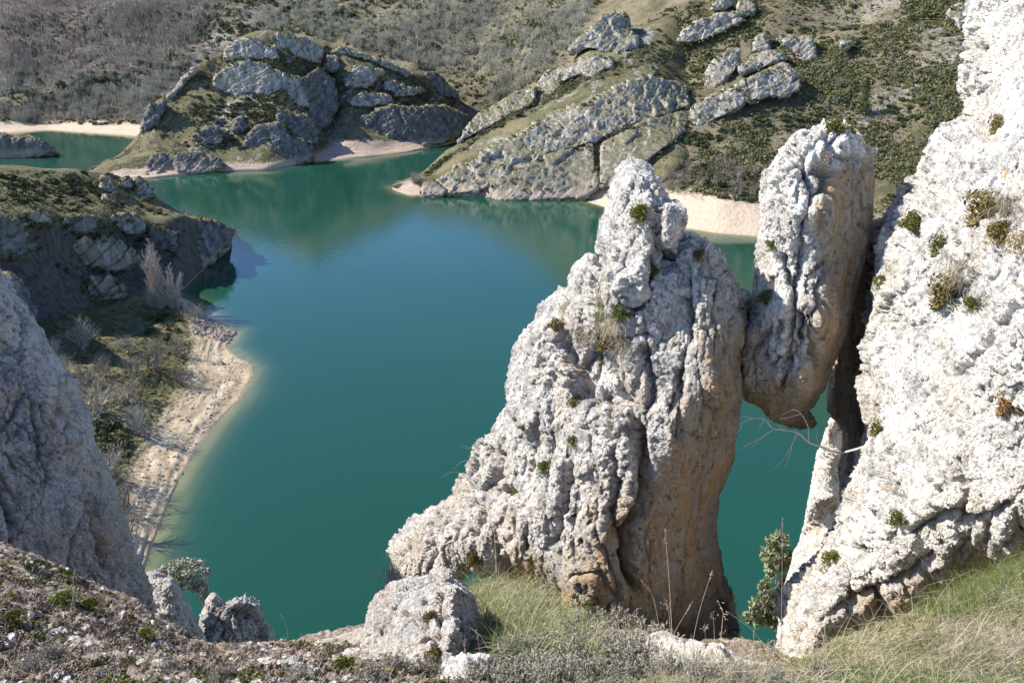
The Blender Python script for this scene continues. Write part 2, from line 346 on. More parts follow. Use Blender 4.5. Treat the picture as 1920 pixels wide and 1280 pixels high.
def lobe(poly, ctrl, r, tb, w, s):
    poly = [(float(a), float(b)) for a, b in poly]; f = rbf(ctrl) if len(ctrl) > 1 else (lambda a, b: np.full(a.shape, float(ctrl[0][2])))
    xs = [p[0] for p in poly]; ys = [p[1] for p in poly]
    gx, gy = np.meshgrid(np.arange(min(xs) - 2 * s, max(xs) + 2 * s, s), np.arange(min(ys) - 2 * s, max(ys) + 2 * s, s))
    ins = inside(gx, gy, poly); d, bx, by = nearest(gx, gy, poly)
    keep = ins | (d < 1.5 * s); px = np.where(ins, gx, bx); py = np.where(ins, gy, by); d = np.where(ins, d, 0)
    p = np.sqrt(np.clip(1 - (1 - np.minimum(d / w, 1)) ** 2, 0, 1)); Yc = f(px, py)
    Vf = PY(px, py, Yc + r * (1 - p)).reshape(-1, 3); Vb = PY(px, py, Yc + r + tb * p).reshape(-1, 3)
    idx = np.arange(gx.size).reshape(gx.shape); q = np.stack([idx[:-1, :-1], idx[1:, :-1], idx[1:, 1:], idx[:-1, 1:]], -1).reshape(-1, 4)
    q = q[keep.ravel()[q].all(1)]; n = gx.size
    return np.vstack([Vf, Vb]), np.vstack([q, q[:, ::-1] + n])
def rock(name, lobes, voxel, mat, disp, smooth=6, ochre=None, parent=None, sharpen=None):
    """lobes -> one closed remeshed body, displaced along its normals; origin at its foot"""
    Vs, Fs, n = [], [], 0
    for L in lobes:
        V, F = lobe(*L); Vs.append(V); Fs.append(F + n); n += len(V)
    V = np.vstack(Vs); F = np.vstack(Fs); used = np.unique(F); mp = np.zeros(len(V), int); mp[used] = np.arange(len(used))
    V = V[used]; F = mp[F]; org = np.array([V[:, 0].mean(), V[:, 1].mean(), V[:, 2].min()])
    me = mesh_np(name, V - org, F); o = bpy.data.objects.new(name, me); C.objects.link(o)
    md = o.modifiers.new('r', 'REMESH'); md.mode = 'VOXEL'; md.voxel_size = voxel; md.use_smooth_shade = True
    ms = o.modifiers.new('s', 'SMOOTH'); ms.factor = .5; ms.iterations = smooth
    dg = bpy.context.evaluated_depsgraph_get(); dg.update()
    me2 = bpy.data.meshes.new_from_object(o.evaluated_get(dg)); o.modifiers.clear(); o.data = me2; bpy.data.meshes.remove(me)
    me2.name = name
    N = np.empty(len(me2.vertices) * 3, np.float32); Vv = N.copy(); me2.vertices.foreach_get('co', Vv); Vv = Vv.reshape(-1, 3).astype(np.float64)
    me2.vertex_normals.foreach_get('vector', N); N = N.reshape(-1, 3)
    W = Vv + org; px, py, f = project(W); dirs = CAM - W; dirs /= np.linalg.norm(dirs, axis=1, keepdims=True); front = np.clip((N * dirs).sum(1) * 3 + .3, 0, 1)
    off = disp(W, N, px, py, front)
    W = W + N * off[:, None]; Vv = W - org
    me2.vertices.foreach_set('co', Vv.astype(np.float32).ravel()); me2.update()
    me2.polygons.foreach_set('use_smooth', np.full(len(me2.polygons), True))
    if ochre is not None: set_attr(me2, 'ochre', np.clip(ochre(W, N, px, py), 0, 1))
    me2.materials.clear(); me2.materials.append(mat); o.location = org
    o.rotation_euler = (0, 0, 0)
    if parent: o.parent = parent
    ROCKV[o.name] = (W, px, py, f); return o
ROCKV = {}
def on_rock(o, px, py, tol=7):
    W, x, y, f = ROCKV[o.name if hasattr(o, 'name') else o]; d = np.hypot(x - px, y - py); k = np.where(d < max(tol, d.min() + 2))[0]
    return W[k[np.argmin(f[k])]].copy()
def cracks(px, py, front, lines, seed=0):
    off = np.zeros(len(px))
    for pts, wd, dep in lines:
        pts = cr(np.array(pts, float), 4); k = np.where((px > pts[:, 0].min() - 40) & (px < pts[:, 0].max() + 40) & (py > pts[:, 1].min() - 40) & (py < pts[:, 1].max() + 40) & (front > 0))[0]
        if not len(k): continue
        q = np.stack([px[k] / 24, py[k] / 24, np.zeros(len(k))], -1); jx = px[k] + 6 * pn(q, 5) + 3 * pn(q * 2.7, 8); jy = py[k] + 6 * pn(q, 6)
        d, _, _ = nearest(jx, jy, [tuple(p) for p in pts], False)
        off[k] -= 1.5 * dep * np.exp(-(d / (1.05 * wd)) ** 2) * front[k]
    return off

# ------------------------------------------------------------------ landforms (the setting)
def S(o, label, cat): return tag(o, label, cat, None, 'structure')
cols = np.arange(-500, 2461, 20.0)
# far hillside wrapping the lake: shore, sand top, slopes, top
hs = [(-500, 262, None, 0), (-100, 258, None, 0), (0, 251, None, 0), (90, 244, None, 0), (265, 256, None, 0), (450, 264, None, 0), (700, 262, None, 0), (850, 258, None, 0), (960, 262, None, 0),
      (1040, 330, None, 0), (1090, 376, None, 0), (1140, 391, None, 0), (1210, 411, None, 0), (1280, 427, None, 0), (1350, 438, None, 0), (1430, 444, None, 0), (1560, 452, None, 0), (1750, 470, None, 0), (2100, 500, None, 0), (2460, 540, None, 0)]
shore_far = xrow(hs, cols); sY = shore_far[:, 1]; _, spy, _ = project(shore_far)
top = lambda px: np.interp(px, [-500, 0, 500, 900, 1100, 1300, 1500, 1800, 2460], [600, 610, 640, 600, 520, 440, 400, 360, 300])
tY = top(cols)
sand_py = np.interp(cols, [-500, 0, 90, 265, 700, 1000, 1090, 1140, 1200, 1280, 1350, 1430, 1560, 2460], [244, 236, 228, 235, 250, 250, 362, 356, 362, 374, 382, 396, 420, 500])
def mid(t, bend=0.0):
    py = spy + (sand_py - spy) + (-70 - sand_py) * t; Y = sY + (tY - sY) * (t ** 1.12 * .93 + .07) + bend
    return PY(cols, py, Y)
G1 = [PZ(cols, spy + 60, np.full(len(cols), -9.0)), PZ(cols, spy + 14, np.full(len(cols), -2.5)), shore_far, PY(cols, sand_py, sY + .07 * (tY - sY) * .75 + 1),
      mid(.13), mid(.3), mid(.5), mid(.75), mid(1.0)]
last = G1[-1].copy(); last[:, 1] += 130; last[:, 0] *= last[:, 1] / G1[-1][:, 1]; last[:, 2] = np.interp(cols, [-500, 300, 420, 540, 640, 760, 900, 1100, 1500, 2460], [120, 140, 150, 170, 145, 108, 125, 160, 200, 260]); G1.append(last); last = last.copy(); last[:, 1] += 200; last[:, 2] -= 20; G1.append(last)
nr = len(G1)
wood = np.zeros((nr, len(cols))); wl = np.clip((560 - cols) / 220, 0, 1)
for i in range(5, nr): wood[i] = wl
sandA = np.zeros((nr, len(cols))); sandA[0:3] = 1; sandA[3] = .62
ampA = np.ones((nr, len(cols))); ampA[0:3] = .02; ampA[3] = .15; ampA[4] = .6
hill = Sheet(G1, 2, 14, {'sand': sandA, 'wood': wood, 'amp': ampA}, 7.0, .014, M['land'], 'hillside', 3, .7)
S(hill.obj, 'long heath and scrub hillside rising behind the green lake', 'hillside')

# rocky peninsula on the left
pc = np.arange(168, 941, 12.0)
psh = [(160, 326, None, 0), (200, 334, None, 0), (280, 335, None, 0), (420, 321, None, 0), (500, 319, None, 0), (590, 303, None, 0), (690, 295, None, 0), (770, 285, None, 0), (835, 272, None, 0), (895, 255, None, 0), (945, 245, None, 0)]
P0 = xrow(psh, pc); pY = P0[:, 1]; _, ppy, _ = project(P0)
pcrest = np.interp(pc, [160, 180, 230, 265, 290, 330, 360, 410, 440, 500, 560, 640, 690, 770, 815, 850, 895, 945], [322, 312, 287, 256, 213, 167, 134, 94, 79, 70, 76, 94, 109, 140, 145, 174, 216, 236])
dY = np.interp(pc, [160, 230, 330, 420, 500, 640, 770, 850, 945], [10, 30, 58, 70, 72, 68, 62, 55, 40])
def pm(t, k=1.0): return PY(pc, ppy + (pcrest - ppy) * t, pY + dY * t ** k + 4 * t * (1.05 - t) * (15 * np.exp(-((pc - 612) / 26) ** 2) - 7 * np.exp(-((pc - 535) / 40) ** 2)))
P1 = [PZ(pc, ppy + 16, np.full(len(pc), -4.0)), P0, pm(.10, 1.0), pm(.3, 1.05), pm(.55), pm(.8), pm(1.0)]
bk = P1[-1].copy(); bk[:, 1] += 22; bk[:, 2] -= 7; P1.append(bk); bk = bk.copy(); bk[:, 1] += 50; bk[:, 2] = -4; P1.append(bk)
sA = np.zeros((9, len(pc))); sA[0:2] = 1; sA[2] = np.interp(pc, [168, 270, 330, 580, 640, 760, 840, 945], [1, .95, .2, .2, .9, .9, .3, .1])
aA = np.ones((9, len(pc))); aA[0:2] = .03; aA[2] = .4
penin = Sheet(P1, 1, 10, {'sand': sA, 'amp': aA}, 3.5, .03, M['penin'], 'peninsula_hill', 11, .5)
S(penin.obj, 'domed grassy limestone peninsula between the inlet and the main lake', 'peninsula')

# tilted limestone ridge in the middle
rc = np.arange(736, 1421, 10.0)
rsh = [(730, 352, None, 0), (748, 360, None, 0), (770, 367, None, 0), (910, 368, None, 0), (940, 374, None, 0), (1110, 374, None, 0), (1160, 372, None, 1.5), (1230, 352, None, 5), (1330, 300, None, 15), (1420, 250, None, 25)]
R0 = xrow(rsh, rc); rY = R0[:, 1]; _, rpy, _ = project(R0)
cl = np.interp(rc, [730, 780, 820, 860, 910, 960, 1060, 1150, 1230, 1330, 1420], [351, 336, 326, 300, 285, 262, 214, 172, 143, 120, 90])
clY = np.interp(rc, [730, 780, 860, 960, 1060, 1150, 1230, 1330, 1420], [282, 284, 288, 294, 302, 312, 324, 338, 350])
cr_py = np.interp(rc, [730, 760, 800, 855, 900, 960, 1010, 1070, 1100, 1150, 1200, 1260, 1330, 1420], [351, 338, 314, 274, 233, 193, 160, 112, 72, 46, 48, 30, 10, -20])
crY = np.interp(rc, [730, 800, 900, 1010, 1100, 1150, 1330, 1420], [284, 297, 325, 350, 370, 380, 395, 400])
R1 = [PZ(rc, rpy + 14, np.full(len(rc), -4.0)), R0, PY(rc, .5 * (rpy + cl), .6 * rY + .4 * clY + 4), PY(rc, cl, clY + 3), PY(rc, .5 * (cl + cr_py), .5 * (clY + crY) + 2), PY(rc, cr_py, crY + 3)]
bk = R1[-1].copy(); bk[:, 1] += 18; bk[:, 2] -= 8; R1.append(bk); bk = bk.copy(); bk[:, 1] += 60; bk[:, 2] -= 30; R1.append(bk)
for i in range(len(R1)):                       # the right end runs out into the hillside
    x_, y_, f_ = project(R1[i]); k = np.clip((rc - 1195) / 170, 0, 1); k = k * k * (3 - 2 * k)
    if i in (1, 2, 3, 4, 5):
        hY = np.array([hill.at(a_, b_)[1] if k_ > 0 else 0 for a_, b_, k_ in zip(x_, y_, k)]); R1[i] = PY(x_, y_, R1[i][:, 1] * (1 - k) + (hY + 30 * k) * k)
    elif i > 5: R1[i] = R1[5] + np.stack([0 * k, 18 + 40 * (i - 6) + 0 * k, -8 - 22 * (i - 6) - 25 * k], -1)
    else: R1[i][:, 2] -= k * 14
sA = np.zeros((8, len(rc))); sA[0:2] = np.interp(rc, [736, 1140, 1190, 1420], [1, 1, 0, 0]); sA[2] = np.interp(rc, [736, 770, 800, 1100, 1420], [1, .9, .2, .2, 0]); sA[3] = np.interp(rc, [736, 760, 785, 1420], [.9, .6, 0, 0])
aA = np.ones((8, len(rc))); aA[0:2] = .03; aA[2] = .3; aA[3] = .4
ridge = Sheet(R1, 1, 10, {'sand': sA, 'amp': aA}, 2.0, .04, M['penin'], 'ridge_hill', 21, .4)
S(ridge.obj, 'slanting grass ledge of the ridge dipping into the lake at a sandy tip', 'ridge')

# promontory at the left, its cliff turned away from the sun
mc = np.arange(-480, 437, 12.0)
base = [(-480, 640, None, 9), (-100, 612, None, 7), (60, 606, None, 4.5), (140, 596, None, 3.5), (240, 566, None, 2), (345, 542, None, 0), (400, 489, None, 0), (437, 448, None, 0)]
B0 = xrow(base, mc); bY = B0[:, 1]; _, bpy_, _ = project(B0)
tp = np.interp(mc, [-480, -230, -110, -40, 0, 60, 110, 200, 280, 340, 400, 420, 437], [470, 440, 410, 404, 404, 402, 412, 404, 418, 410, 416, 424, 441])
tYm = bY + np.interp(mc, [-480, -100, 0, 100, 240, 340, 400, 437], [14, 12, 10, 14, 24, 13, 5, 2])
pp_ = np.interp(mc, [-480, -230, -110, -40, 0, 60, 130, 190, 230, 290, 340, 400, 437], [400, 350, 325, 314, 313, 319, 319, 329, 346, 383, 403, 412, 440])
pYm = tYm + np.interp(mc, [-480, 0, 130, 230, 290, 340, 400, 437], [55, 46, 42, 36, 28, 18, 9, 2])
dwn = B0.copy(); dwn[:, 2] -= 4; dwn[:, 1] -= 4
B1 = [dwn, B0, PY(mc, .72 * bpy_ + .28 * tp, .66 * bY + .34 * tYm), PY(mc, .38 * bpy_ + .62 * tp, .25 * bY + .75 * tYm), PY(mc, tp, tYm), PY(mc, .5 * (tp + pp_), .5 * (tYm + pYm)), PY(mc, pp_, pYm)]
bk = B1[-1].copy(); bk[:, 1] += 14; bk[:, 2] -= 5; B1.append(bk); bk = bk.copy(); bk[:, 1] += 14; bk[:, 2] = -4; B1.append(bk)
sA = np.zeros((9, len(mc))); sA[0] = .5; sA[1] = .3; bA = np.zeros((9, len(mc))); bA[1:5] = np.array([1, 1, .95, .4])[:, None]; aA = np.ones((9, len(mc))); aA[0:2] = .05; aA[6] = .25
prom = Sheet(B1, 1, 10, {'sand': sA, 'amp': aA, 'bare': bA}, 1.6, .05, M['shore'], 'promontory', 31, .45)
S(prom.obj, 'shaded promontory with a sunlit scrubby plateau reaching into the lake', 'promontory')

# the flat shore with its pale sand beach
sh = [(338, 556), (372, 574), (405, 604), (440, 622), (427, 652), (472, 692), (455, 742), (400, 802), (345, 882), (308, 965), (272, 1062), (250, 1130), (200, 1300)]
of = [(370, 545), (402, 552), (450, 590), (482, 612), (476, 650), (528, 694), (508, 752), (446, 815), (389, 895), (346, 980), (306, 1080), (286, 1140), (240, 1310)]
st_ = [(322, 560), (352, 584), (358, 604), (362, 632), (352, 682), (345, 716), (312, 765), (282, 805), (256, 862), (238, 930), (230, 1000), (215, 1080), (150, 1300)]
il = [(240, 563), (235, 585), (228, 604), (215, 640), (205, 690), (190, 740), (170, 790), (150, 850), (130, 900), (120, 960), (110, 1030), (90, 1100), (20, 1300)]
fr_ = [(60, 590), (50, 615), (40, 640), (20, 690), (0, 740), (-30, 800), (-60, 860), (-90, 930), (-120, 1000), (-150, 1060), (-170, 1100), (-200, 1200), (-300, 1400)]
Z = lambda L, z: row([(a, b, None, z) for a, b in L])
sr = [Z(of, -3.0), Z([((a + 2 * c) / 3, (b + 2 * d) / 3) for (a, b), (c, d) in zip(of, sh)], -.55), Z(sh, 0.0), Z([(.6 * a + .4 * c, .6 * b + .4 * d) for (a, b), (c, d) in zip(sh, st_)], .7), Z(st_, 1.6), Z(il, 3.2), Z(fr_, 4.5)]
shore = Sheet(sr, 10, 26, {'sand': np.array([1, 1, 1, .95, .46, 0, 0.]), 'amp': np.array([0, .02, .03, .25, .6, 1, 1.])}, .9, .12, M['shore'], 'beach_shore', 41, .25)
S(shore.obj, 'pale stony beach and grassy flat along the near left shore', 'beach')

# water
xs = np.arange(-420, 421, 1.7); ys = np.arange(8, 520, 1.7); gx, gy = np.meshgrid(xs, ys); WV = np.stack([gx, gy, 0 * gx], -1).reshape(-1, 3)
idx = np.arange(len(WV)).reshape(gx.shape); WF = np.stack([idx[:-1, :-1], idx[:-1, 1:], idx[1:, 1:], idx[1:, :-1]], -1).reshape(-1, 4)
def shal(L, fall, q):
    P = [tuple(p[:2]) for p in row([(a, b, None, 0) for a, b in L])]; sel = np.ones(len(WV), bool)
    pa = np.array(P); sel = (WV[:, 0] > pa[:, 0].min() - 30) & (WV[:, 0] < pa[:, 0].max() + 30) & (WV[:, 1] > pa[:, 1].min() - 30) & (WV[:, 1] < pa[:, 1].max() + 30)
    d, _, _ = nearest(WV[sel, 0], WV[sel, 1], P, False); v = np.zeros(len(WV)); v[sel] = q * np.exp(-d / fall); return v
shallow = np.maximum.reduce([shal(sh, 1.25, .92), shal([(735, 350), (748, 360), (775, 367)], 1.6, .7), shal([(1090, 376), (1140, 391), (1210, 411), (1280, 427), (1350, 438), (1430, 444), (1560, 452)], 1.6, .6),
                             shal([(0, 251), (90, 244), (265, 256)], 2, .5), shal([(170, 328), (200, 334), (280, 335)], 2, .5), shal([(600, 302), (690, 295), (770, 285)], 2, .5), shal([(400, 489), (345, 542), (338, 556)], 1.5, .4)])
wme = mesh_np('lake', WV, WF, True); set_attr(wme, 'shallow', shallow)
S(put('lake', wme, M['water']), 'calm teal green reservoir filling the valley', 'lake')

# the ground at the viewer's feet
gc = np.arange(-700, 2700, 25.0)
g1 = [(-700, 1180, 3.4), (0, 1150, 3.4), (200, 1190, 3.4), (380, 1238, 3.3), (560, 1238, 3.3), (700, 1232, 3.4), (900, 1250, 3.2), (960, 1228, 3.3), (1080, 1196, 3.4), (1200, 1188, 3.4), (1260, 1222, 3.2), (1330, 1240, 3.1), (1440, 1260, 3.0), (1500, 1268, 3.2), (1600, 1222, 3.5), (1750, 1168, 3.6), (1920, 1095, 3.6), (2700, 880, 3.4)]
g2 = [(-700, 900, 6), (-100, 985, 6), (0, 1012, 5.5), (120, 1066, 5.2), (250, 1128, 5), (330, 1178, 5), (390, 1218, 5), (480, 1214, 5.2), (560, 1210, 5.2), (640, 1196, 5), (700, 1172, 5.2), (740, 1148, 5.5), (800, 1112, 6.2), (900, 1092, 6.4), (1000, 1088, 6.7), (1080, 1185, 6.5), (1200, 1205, 6.4), (1380, 1200, 6.4), (1440, 1212, 6), (1500, 1240, 5.2), (1560, 1205, 4.9), (1700, 1150, 4.75), (1850, 1075, 4.6), (1960, 1035, 4.5), (2700, 850, 4)]
GA = xrow([(-700, 1560, 1.3), (2700, 1560, 1.3)], gc); GB = xrow([(-700, 1290, 2.3), (2700, 1290, 2.3)], gc); G2 = xrow(g1, gc); G3 = xrow(g2, gc)
_, a3, _ = project(G3); D1 = G3.copy(); D1[:, 1] += .5; D1[:, 2] -= 1.6; D2 = G3.copy(); D2[:, 1] += 3.0; D2[:, 2] = 30; D3 = D2.copy(); D3[:, 1] += 6; D3[:, 2] = -3
Gn = PY(gc, np.full(len(gc), 1900.), np.full(len(gc), .55)); Gb = Gn.copy(); Gb[:, 1] = -3
gsub = [Gb, Gn, GA, GB, .5 * (GB + G2), G2, .66 * G2 + .34 * G3, .33 * G2 + .67 * G3, G3, D1, D2, D3]
gcur = np.interp(gc, [-700, 600, 850, 1000, 1200, 1450, 1600, 2700], [.0, .1, .6, .9, .45, .4, 1, 1]); tf = np.zeros((12, len(gc))); tf[:] = gcur
ground = Sheet(gsub, 6, 24, {'turf': tf, 'amp': np.array([.3, .5, 1, 1, 1, 1, 1, 1, .8, 1, 1, 1.])}, .10, .9, M['ground'], 'ground', 51, .03, lin)
S(ground.obj, 'stony turf at the cliff edge in front of the viewer', 'ground')

# ------------------------------------------------------------------ near rocks
def karst(amp=1.0, seed=0, lines=(), tilt=0.0, flute=1.0, knob=1.0, smoothf=None, fq=1.0):
    def f(W, N, px, py, front):
        Q = W.copy(); Q[:, 0] = Q[:, 0] + tilt * Q[:, 2]
        wv = np.stack([fbm(Q * .9, 3, seed + 3), fbm(Q * .9 + 31, 3, seed + 4), fbm(Q * .9 + 67, 3, seed + 5)], -1)
        off = .11 * fbm(Q * [.9, .9, .6], 3, seed)
        fl = pn((Q + .18 * wv) * [2.9, 2.9, .55], seed + 1); off += flute * (.045 * (1 - 2.4 * np.abs(fl)) - .085 * np.exp(-(fl / .045) ** 2))
        fl = pn((Q + .10 * wv) * [7.5, 7.5, 1.7], seed + 21); off += flute * (.030 * (1 - 2.4 * np.abs(fl)) - .03 * np.exp(-(fl / .05) ** 2))
        f1, f2, cid, pl = worley((Q + .12 * wv) * [2.1, 2.1, .85], seed + 2)
        off += knob * (.05 * (cid - .5) + .13 * pl - .025 * np.exp(-((f2 - f1) / .03) ** 2))
        g1, g2, gid, gpl = worley((Q + .06 * wv) * np.array([6, 6, 2.6 if fq == 1 else 4.2]) * fq, seed + 6)
        off += knob * (.016 * (gid - .5) + .060 * gpl - .006 * np.exp(-((g2 - g1) / .05) ** 2))
        h1, h2, hid, hpl = worley((Q + .02 * wv) * np.array([19, 19, 12]) * fq, seed + 8); off += knob * (.010 * (hid - .5) + .030 * hpl)
        mk_ = np.clip(.72 + 1.1 * fbm(Q * [.9, .9, .6] + 40, 3, seed + 40), .28, 1.25); base_ = .11 * fbm(Q * [.9, .9, .6], 3, seed); off = base_ + (off - base_) * mk_
        for ja, jt, js, jd in ((.4, -.18, 1.5, .13), (-.5, .10, 2.3, .08), (1.2, .05, 1.1, .08)):
            jc = (Q[:, 0] * math.cos(ja) + Q[:, 1] * math.sin(ja) + jt * Q[:, 2]) * js + .30 * wv[:, 0] + .05 * pn(Q * 6, seed + 50); jf = np.abs(jc - np.round(jc)) / js
            off = off - jd * np.exp(-(jf / .014) ** 2) * np.clip(2.2 * pn(Q * .8 + ja * 9, seed + 51) + .35, 0, 1)
        off = (off - np.median(off)) * amp
        if smoothf is not None: off = off * (1 - smoothf(W, N, px, py))
        return off + cracks(px, py, front, lines)
    return f
def soft(px, py, poly, w):
    ins = inside(px, py, poly); d, _, _ = nearest(px, py, poly); d = np.where(ins, d, -d); return np.clip(.5 + d / w, 0, 1)

tower_out = [(735, 1150), (742, 1045), (800, 972), (850, 932), (888, 886), (903, 850), (928, 800), (955, 748), (963, 690), (968, 655), (992, 618), (1036, 578), (1066, 545), (1084, 497), (1104, 484), (1130, 505),
             (1152, 500), (1200, 470), (1262, 462), (1292, 442), (1322, 458), (1352, 488), (1368, 540), (1383, 600), (1378, 690), (1384, 735), (1378, 800), (1372, 860), (1348, 925), (1338, 990), (1350, 1060), (1368, 1110), (1384, 1180), (1390, 1300), (1080, 1300), (1072, 1170), (1040, 1120), (1000, 1090), (940, 1062), (880, 1068), (846, 1100), (850, 1330), (748, 1330)]
tower_ctl = [(740, 1120, 7.05), (850, 950, 7.1), (930, 830, 7.1), (965, 680, 7.2), (1070, 540, 7.2), (1120, 490, 7.05), (1330, 480, 6.55), (1366, 560, 6.42), (1368, 640, 6.32), (1335, 730, 6.2), (1262, 840, 6.08), (1190, 950, 6.0), (1112, 1080, 5.95), (1084, 1200, 5.9), (1384, 690, 6.5), (1382, 800, 6.62), (1350, 950, 6.72), (1375, 1150, 6.62),
             (1000, 800, 6.78), (1000, 950, 6.45), (1100, 640, 6.88), (900, 1000, 6.68), (950, 1050, 6.5), (1230, 1100, 6.14), (1310, 900, 6.42), (1040, 1100, 6.22), (1150, 560, 6.82), (1240, 620, 6.55), (1120, 850, 6.3)]
knob_out = [(1138, 505), (1136, 440), (1152, 392), (1162, 345), (1182, 318), (1212, 324), (1238, 354), (1250, 376), (1268, 390), (1268, 430), (1258, 468), (1235, 500), (1205, 580), (1178, 570), (1150, 530)]
knob_ctl = [(1190, 330, 6.85), (1210, 430, 6.58), (1140, 470, 6.95), (1262, 420, 6.62), (1190, 560, 6.66), (1235, 470, 6.55)]
tower_cr = [([(1152, 850), (1157, 917), (1144, 951), (1151, 984), (1166, 1008)], 6, .12), ([(1188, 800), (1200, 850), (1211, 884), (1208, 934), (1188, 968), (1170, 1011), (1168, 1051), (1178, 1078), (1192, 1104)], 9, .22), ([(1168, 780), (1185, 830), (1196, 860)], 5, .1),
            ([(1062, 880), (1056, 930), (1053, 974), (1043, 1012)], 8, .14), ([(942, 850), (941, 880), (934, 900)], 6, .12), ([(1276, 560), (1292, 580), (1285, 640), (1272, 700), (1262, 770)], 5, .09), ([(1292, 500), (1290, 560)], 5, .08), ([(1230, 380), (1228, 450), (1222, 500), (1215, 560), (1190, 578)], 6, .12),
            ([(1262, 472), (1238, 478), (1222, 486)], 7, .16), ([(1160, 430), (1168, 480), (1185, 500)], 5, .08), ([(1128, 740), (1140, 780), (1150, 830), (1150, 850)], 6, .1), ([(1070, 640), (1090, 700), (1110, 760)], 8, .1), ([(1060, 650), (1085, 690)], 6, .07), ([(895, 940), (905, 970), (895, 1000)], 6, .1), ([(860, 1010), (880, 980)], 5, .08), ([(1270, 690), (1280, 760), (1276, 820)], 5, .08), ([(1208, 650), (1220, 720), (1210, 760)], 6, .1), ([(1010, 780), (1000, 840), (990, 900)], 5, .07)]
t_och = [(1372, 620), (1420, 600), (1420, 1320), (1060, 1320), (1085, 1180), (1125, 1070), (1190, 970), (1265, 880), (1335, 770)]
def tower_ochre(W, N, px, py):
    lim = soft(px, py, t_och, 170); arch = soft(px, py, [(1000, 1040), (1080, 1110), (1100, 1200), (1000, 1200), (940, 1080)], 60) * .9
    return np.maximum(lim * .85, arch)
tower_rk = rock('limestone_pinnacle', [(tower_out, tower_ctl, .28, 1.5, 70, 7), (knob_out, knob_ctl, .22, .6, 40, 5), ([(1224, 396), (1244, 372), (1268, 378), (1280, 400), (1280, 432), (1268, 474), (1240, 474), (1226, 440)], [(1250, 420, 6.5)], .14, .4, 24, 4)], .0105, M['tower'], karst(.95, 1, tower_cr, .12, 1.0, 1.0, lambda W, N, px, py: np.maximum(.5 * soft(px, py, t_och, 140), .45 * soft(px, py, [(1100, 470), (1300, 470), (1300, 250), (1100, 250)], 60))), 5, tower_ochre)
tag(tower_rk, 'tall mottled white limestone pinnacle with small knob on top in the middle', 'rock pinnacle')

b_out = [(1528, 243), (1560, 241), (1596, 258), (1630, 306), (1638, 345), (1632, 420), (1614, 500), (1598, 560), (1584, 620), (1560, 680), (1546, 728), (1522, 764), (1506, 788), (1478, 798), (1446, 786), (1428, 762), (1402, 745), (1386, 720), (1378, 680), (1385, 622), (1405, 582), (1412, 480), (1430, 402), (1436, 350), (1442, 330), (1472, 302), (1500, 256)]
b_ctl = [(1540, 250, 6.75), (1524, 400, 6.42), (1532, 600, 6.3), (1505, 715, 6.38), (1422, 480, 6.78), (1395, 650, 6.75), (1640, 340, 7.08), (1615, 550, 7.02), (1580, 680, 6.82), (1515, 785, 6.95), (1440, 770, 6.9), (1390, 735, 6.9), (1470, 560, 6.5), (1460, 350, 6.75)]
b_cr = [([(1502, 420), (1503, 487), (1495, 531), (1485, 581), (1481, 655), (1478, 690)], 6, .17), ([(1498, 290), (1505, 320), (1514, 345), (1526, 363), (1515, 385), (1502, 425)], 6, .15), ([(1528, 316), (1548, 329), (1540, 356)], 7, .13), ([(1545, 490), (1530, 537), (1528, 571), (1528, 621)], 4, .07), ([(1468, 480), (1478, 520), (1490, 540)], 5, .09), ([(1502, 581), (1503, 640), (1499, 668)], 6, .15),
        ([(1428, 628), (1411, 655)], 6, .10), ([(1446, 600), (1436, 650), (1430, 680)], 5, .09), ([(1464, 600), (1456, 650), (1450, 690)], 5, .09), ([(1444, 520), (1440, 545)], 5, .09), ([(1549, 250), (1550, 292)], 5, .09), ([(1570, 250), (1560, 290), (1590, 300)], 5, .09), ([(1466, 330), (1462, 370), (1470, 400)], 5, .08), ([(1516, 590), (1520, 640), (1522, 680)], 5, .1), ([(1474, 670), (1468, 720)], 6, .12)]
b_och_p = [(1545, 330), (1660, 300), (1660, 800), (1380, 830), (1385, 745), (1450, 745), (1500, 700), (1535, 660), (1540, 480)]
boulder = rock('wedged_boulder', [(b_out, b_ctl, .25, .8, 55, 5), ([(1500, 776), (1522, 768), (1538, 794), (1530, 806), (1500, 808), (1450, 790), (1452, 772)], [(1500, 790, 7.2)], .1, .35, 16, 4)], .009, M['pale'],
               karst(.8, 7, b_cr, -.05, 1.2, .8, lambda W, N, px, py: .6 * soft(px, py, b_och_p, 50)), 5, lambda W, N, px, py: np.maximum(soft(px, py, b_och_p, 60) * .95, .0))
tag(boulder, 'narrow white and brown boulder wedged high between two pale rocks', 'boulder')
small = rock('stone', [([(1372, 556), (1388, 548), (1402, 556), (1404, 580), (1390, 596), (1374, 590)], [(1390, 570, 6.95)], .1, .3, 14, 3)], .012, M['grey'], karst(.35, 91), 4, lambda W, N, px, py: 0 * px)
tag(small, 'small dark stone jammed between the pinnacle and the wedged boulder', 'stone')

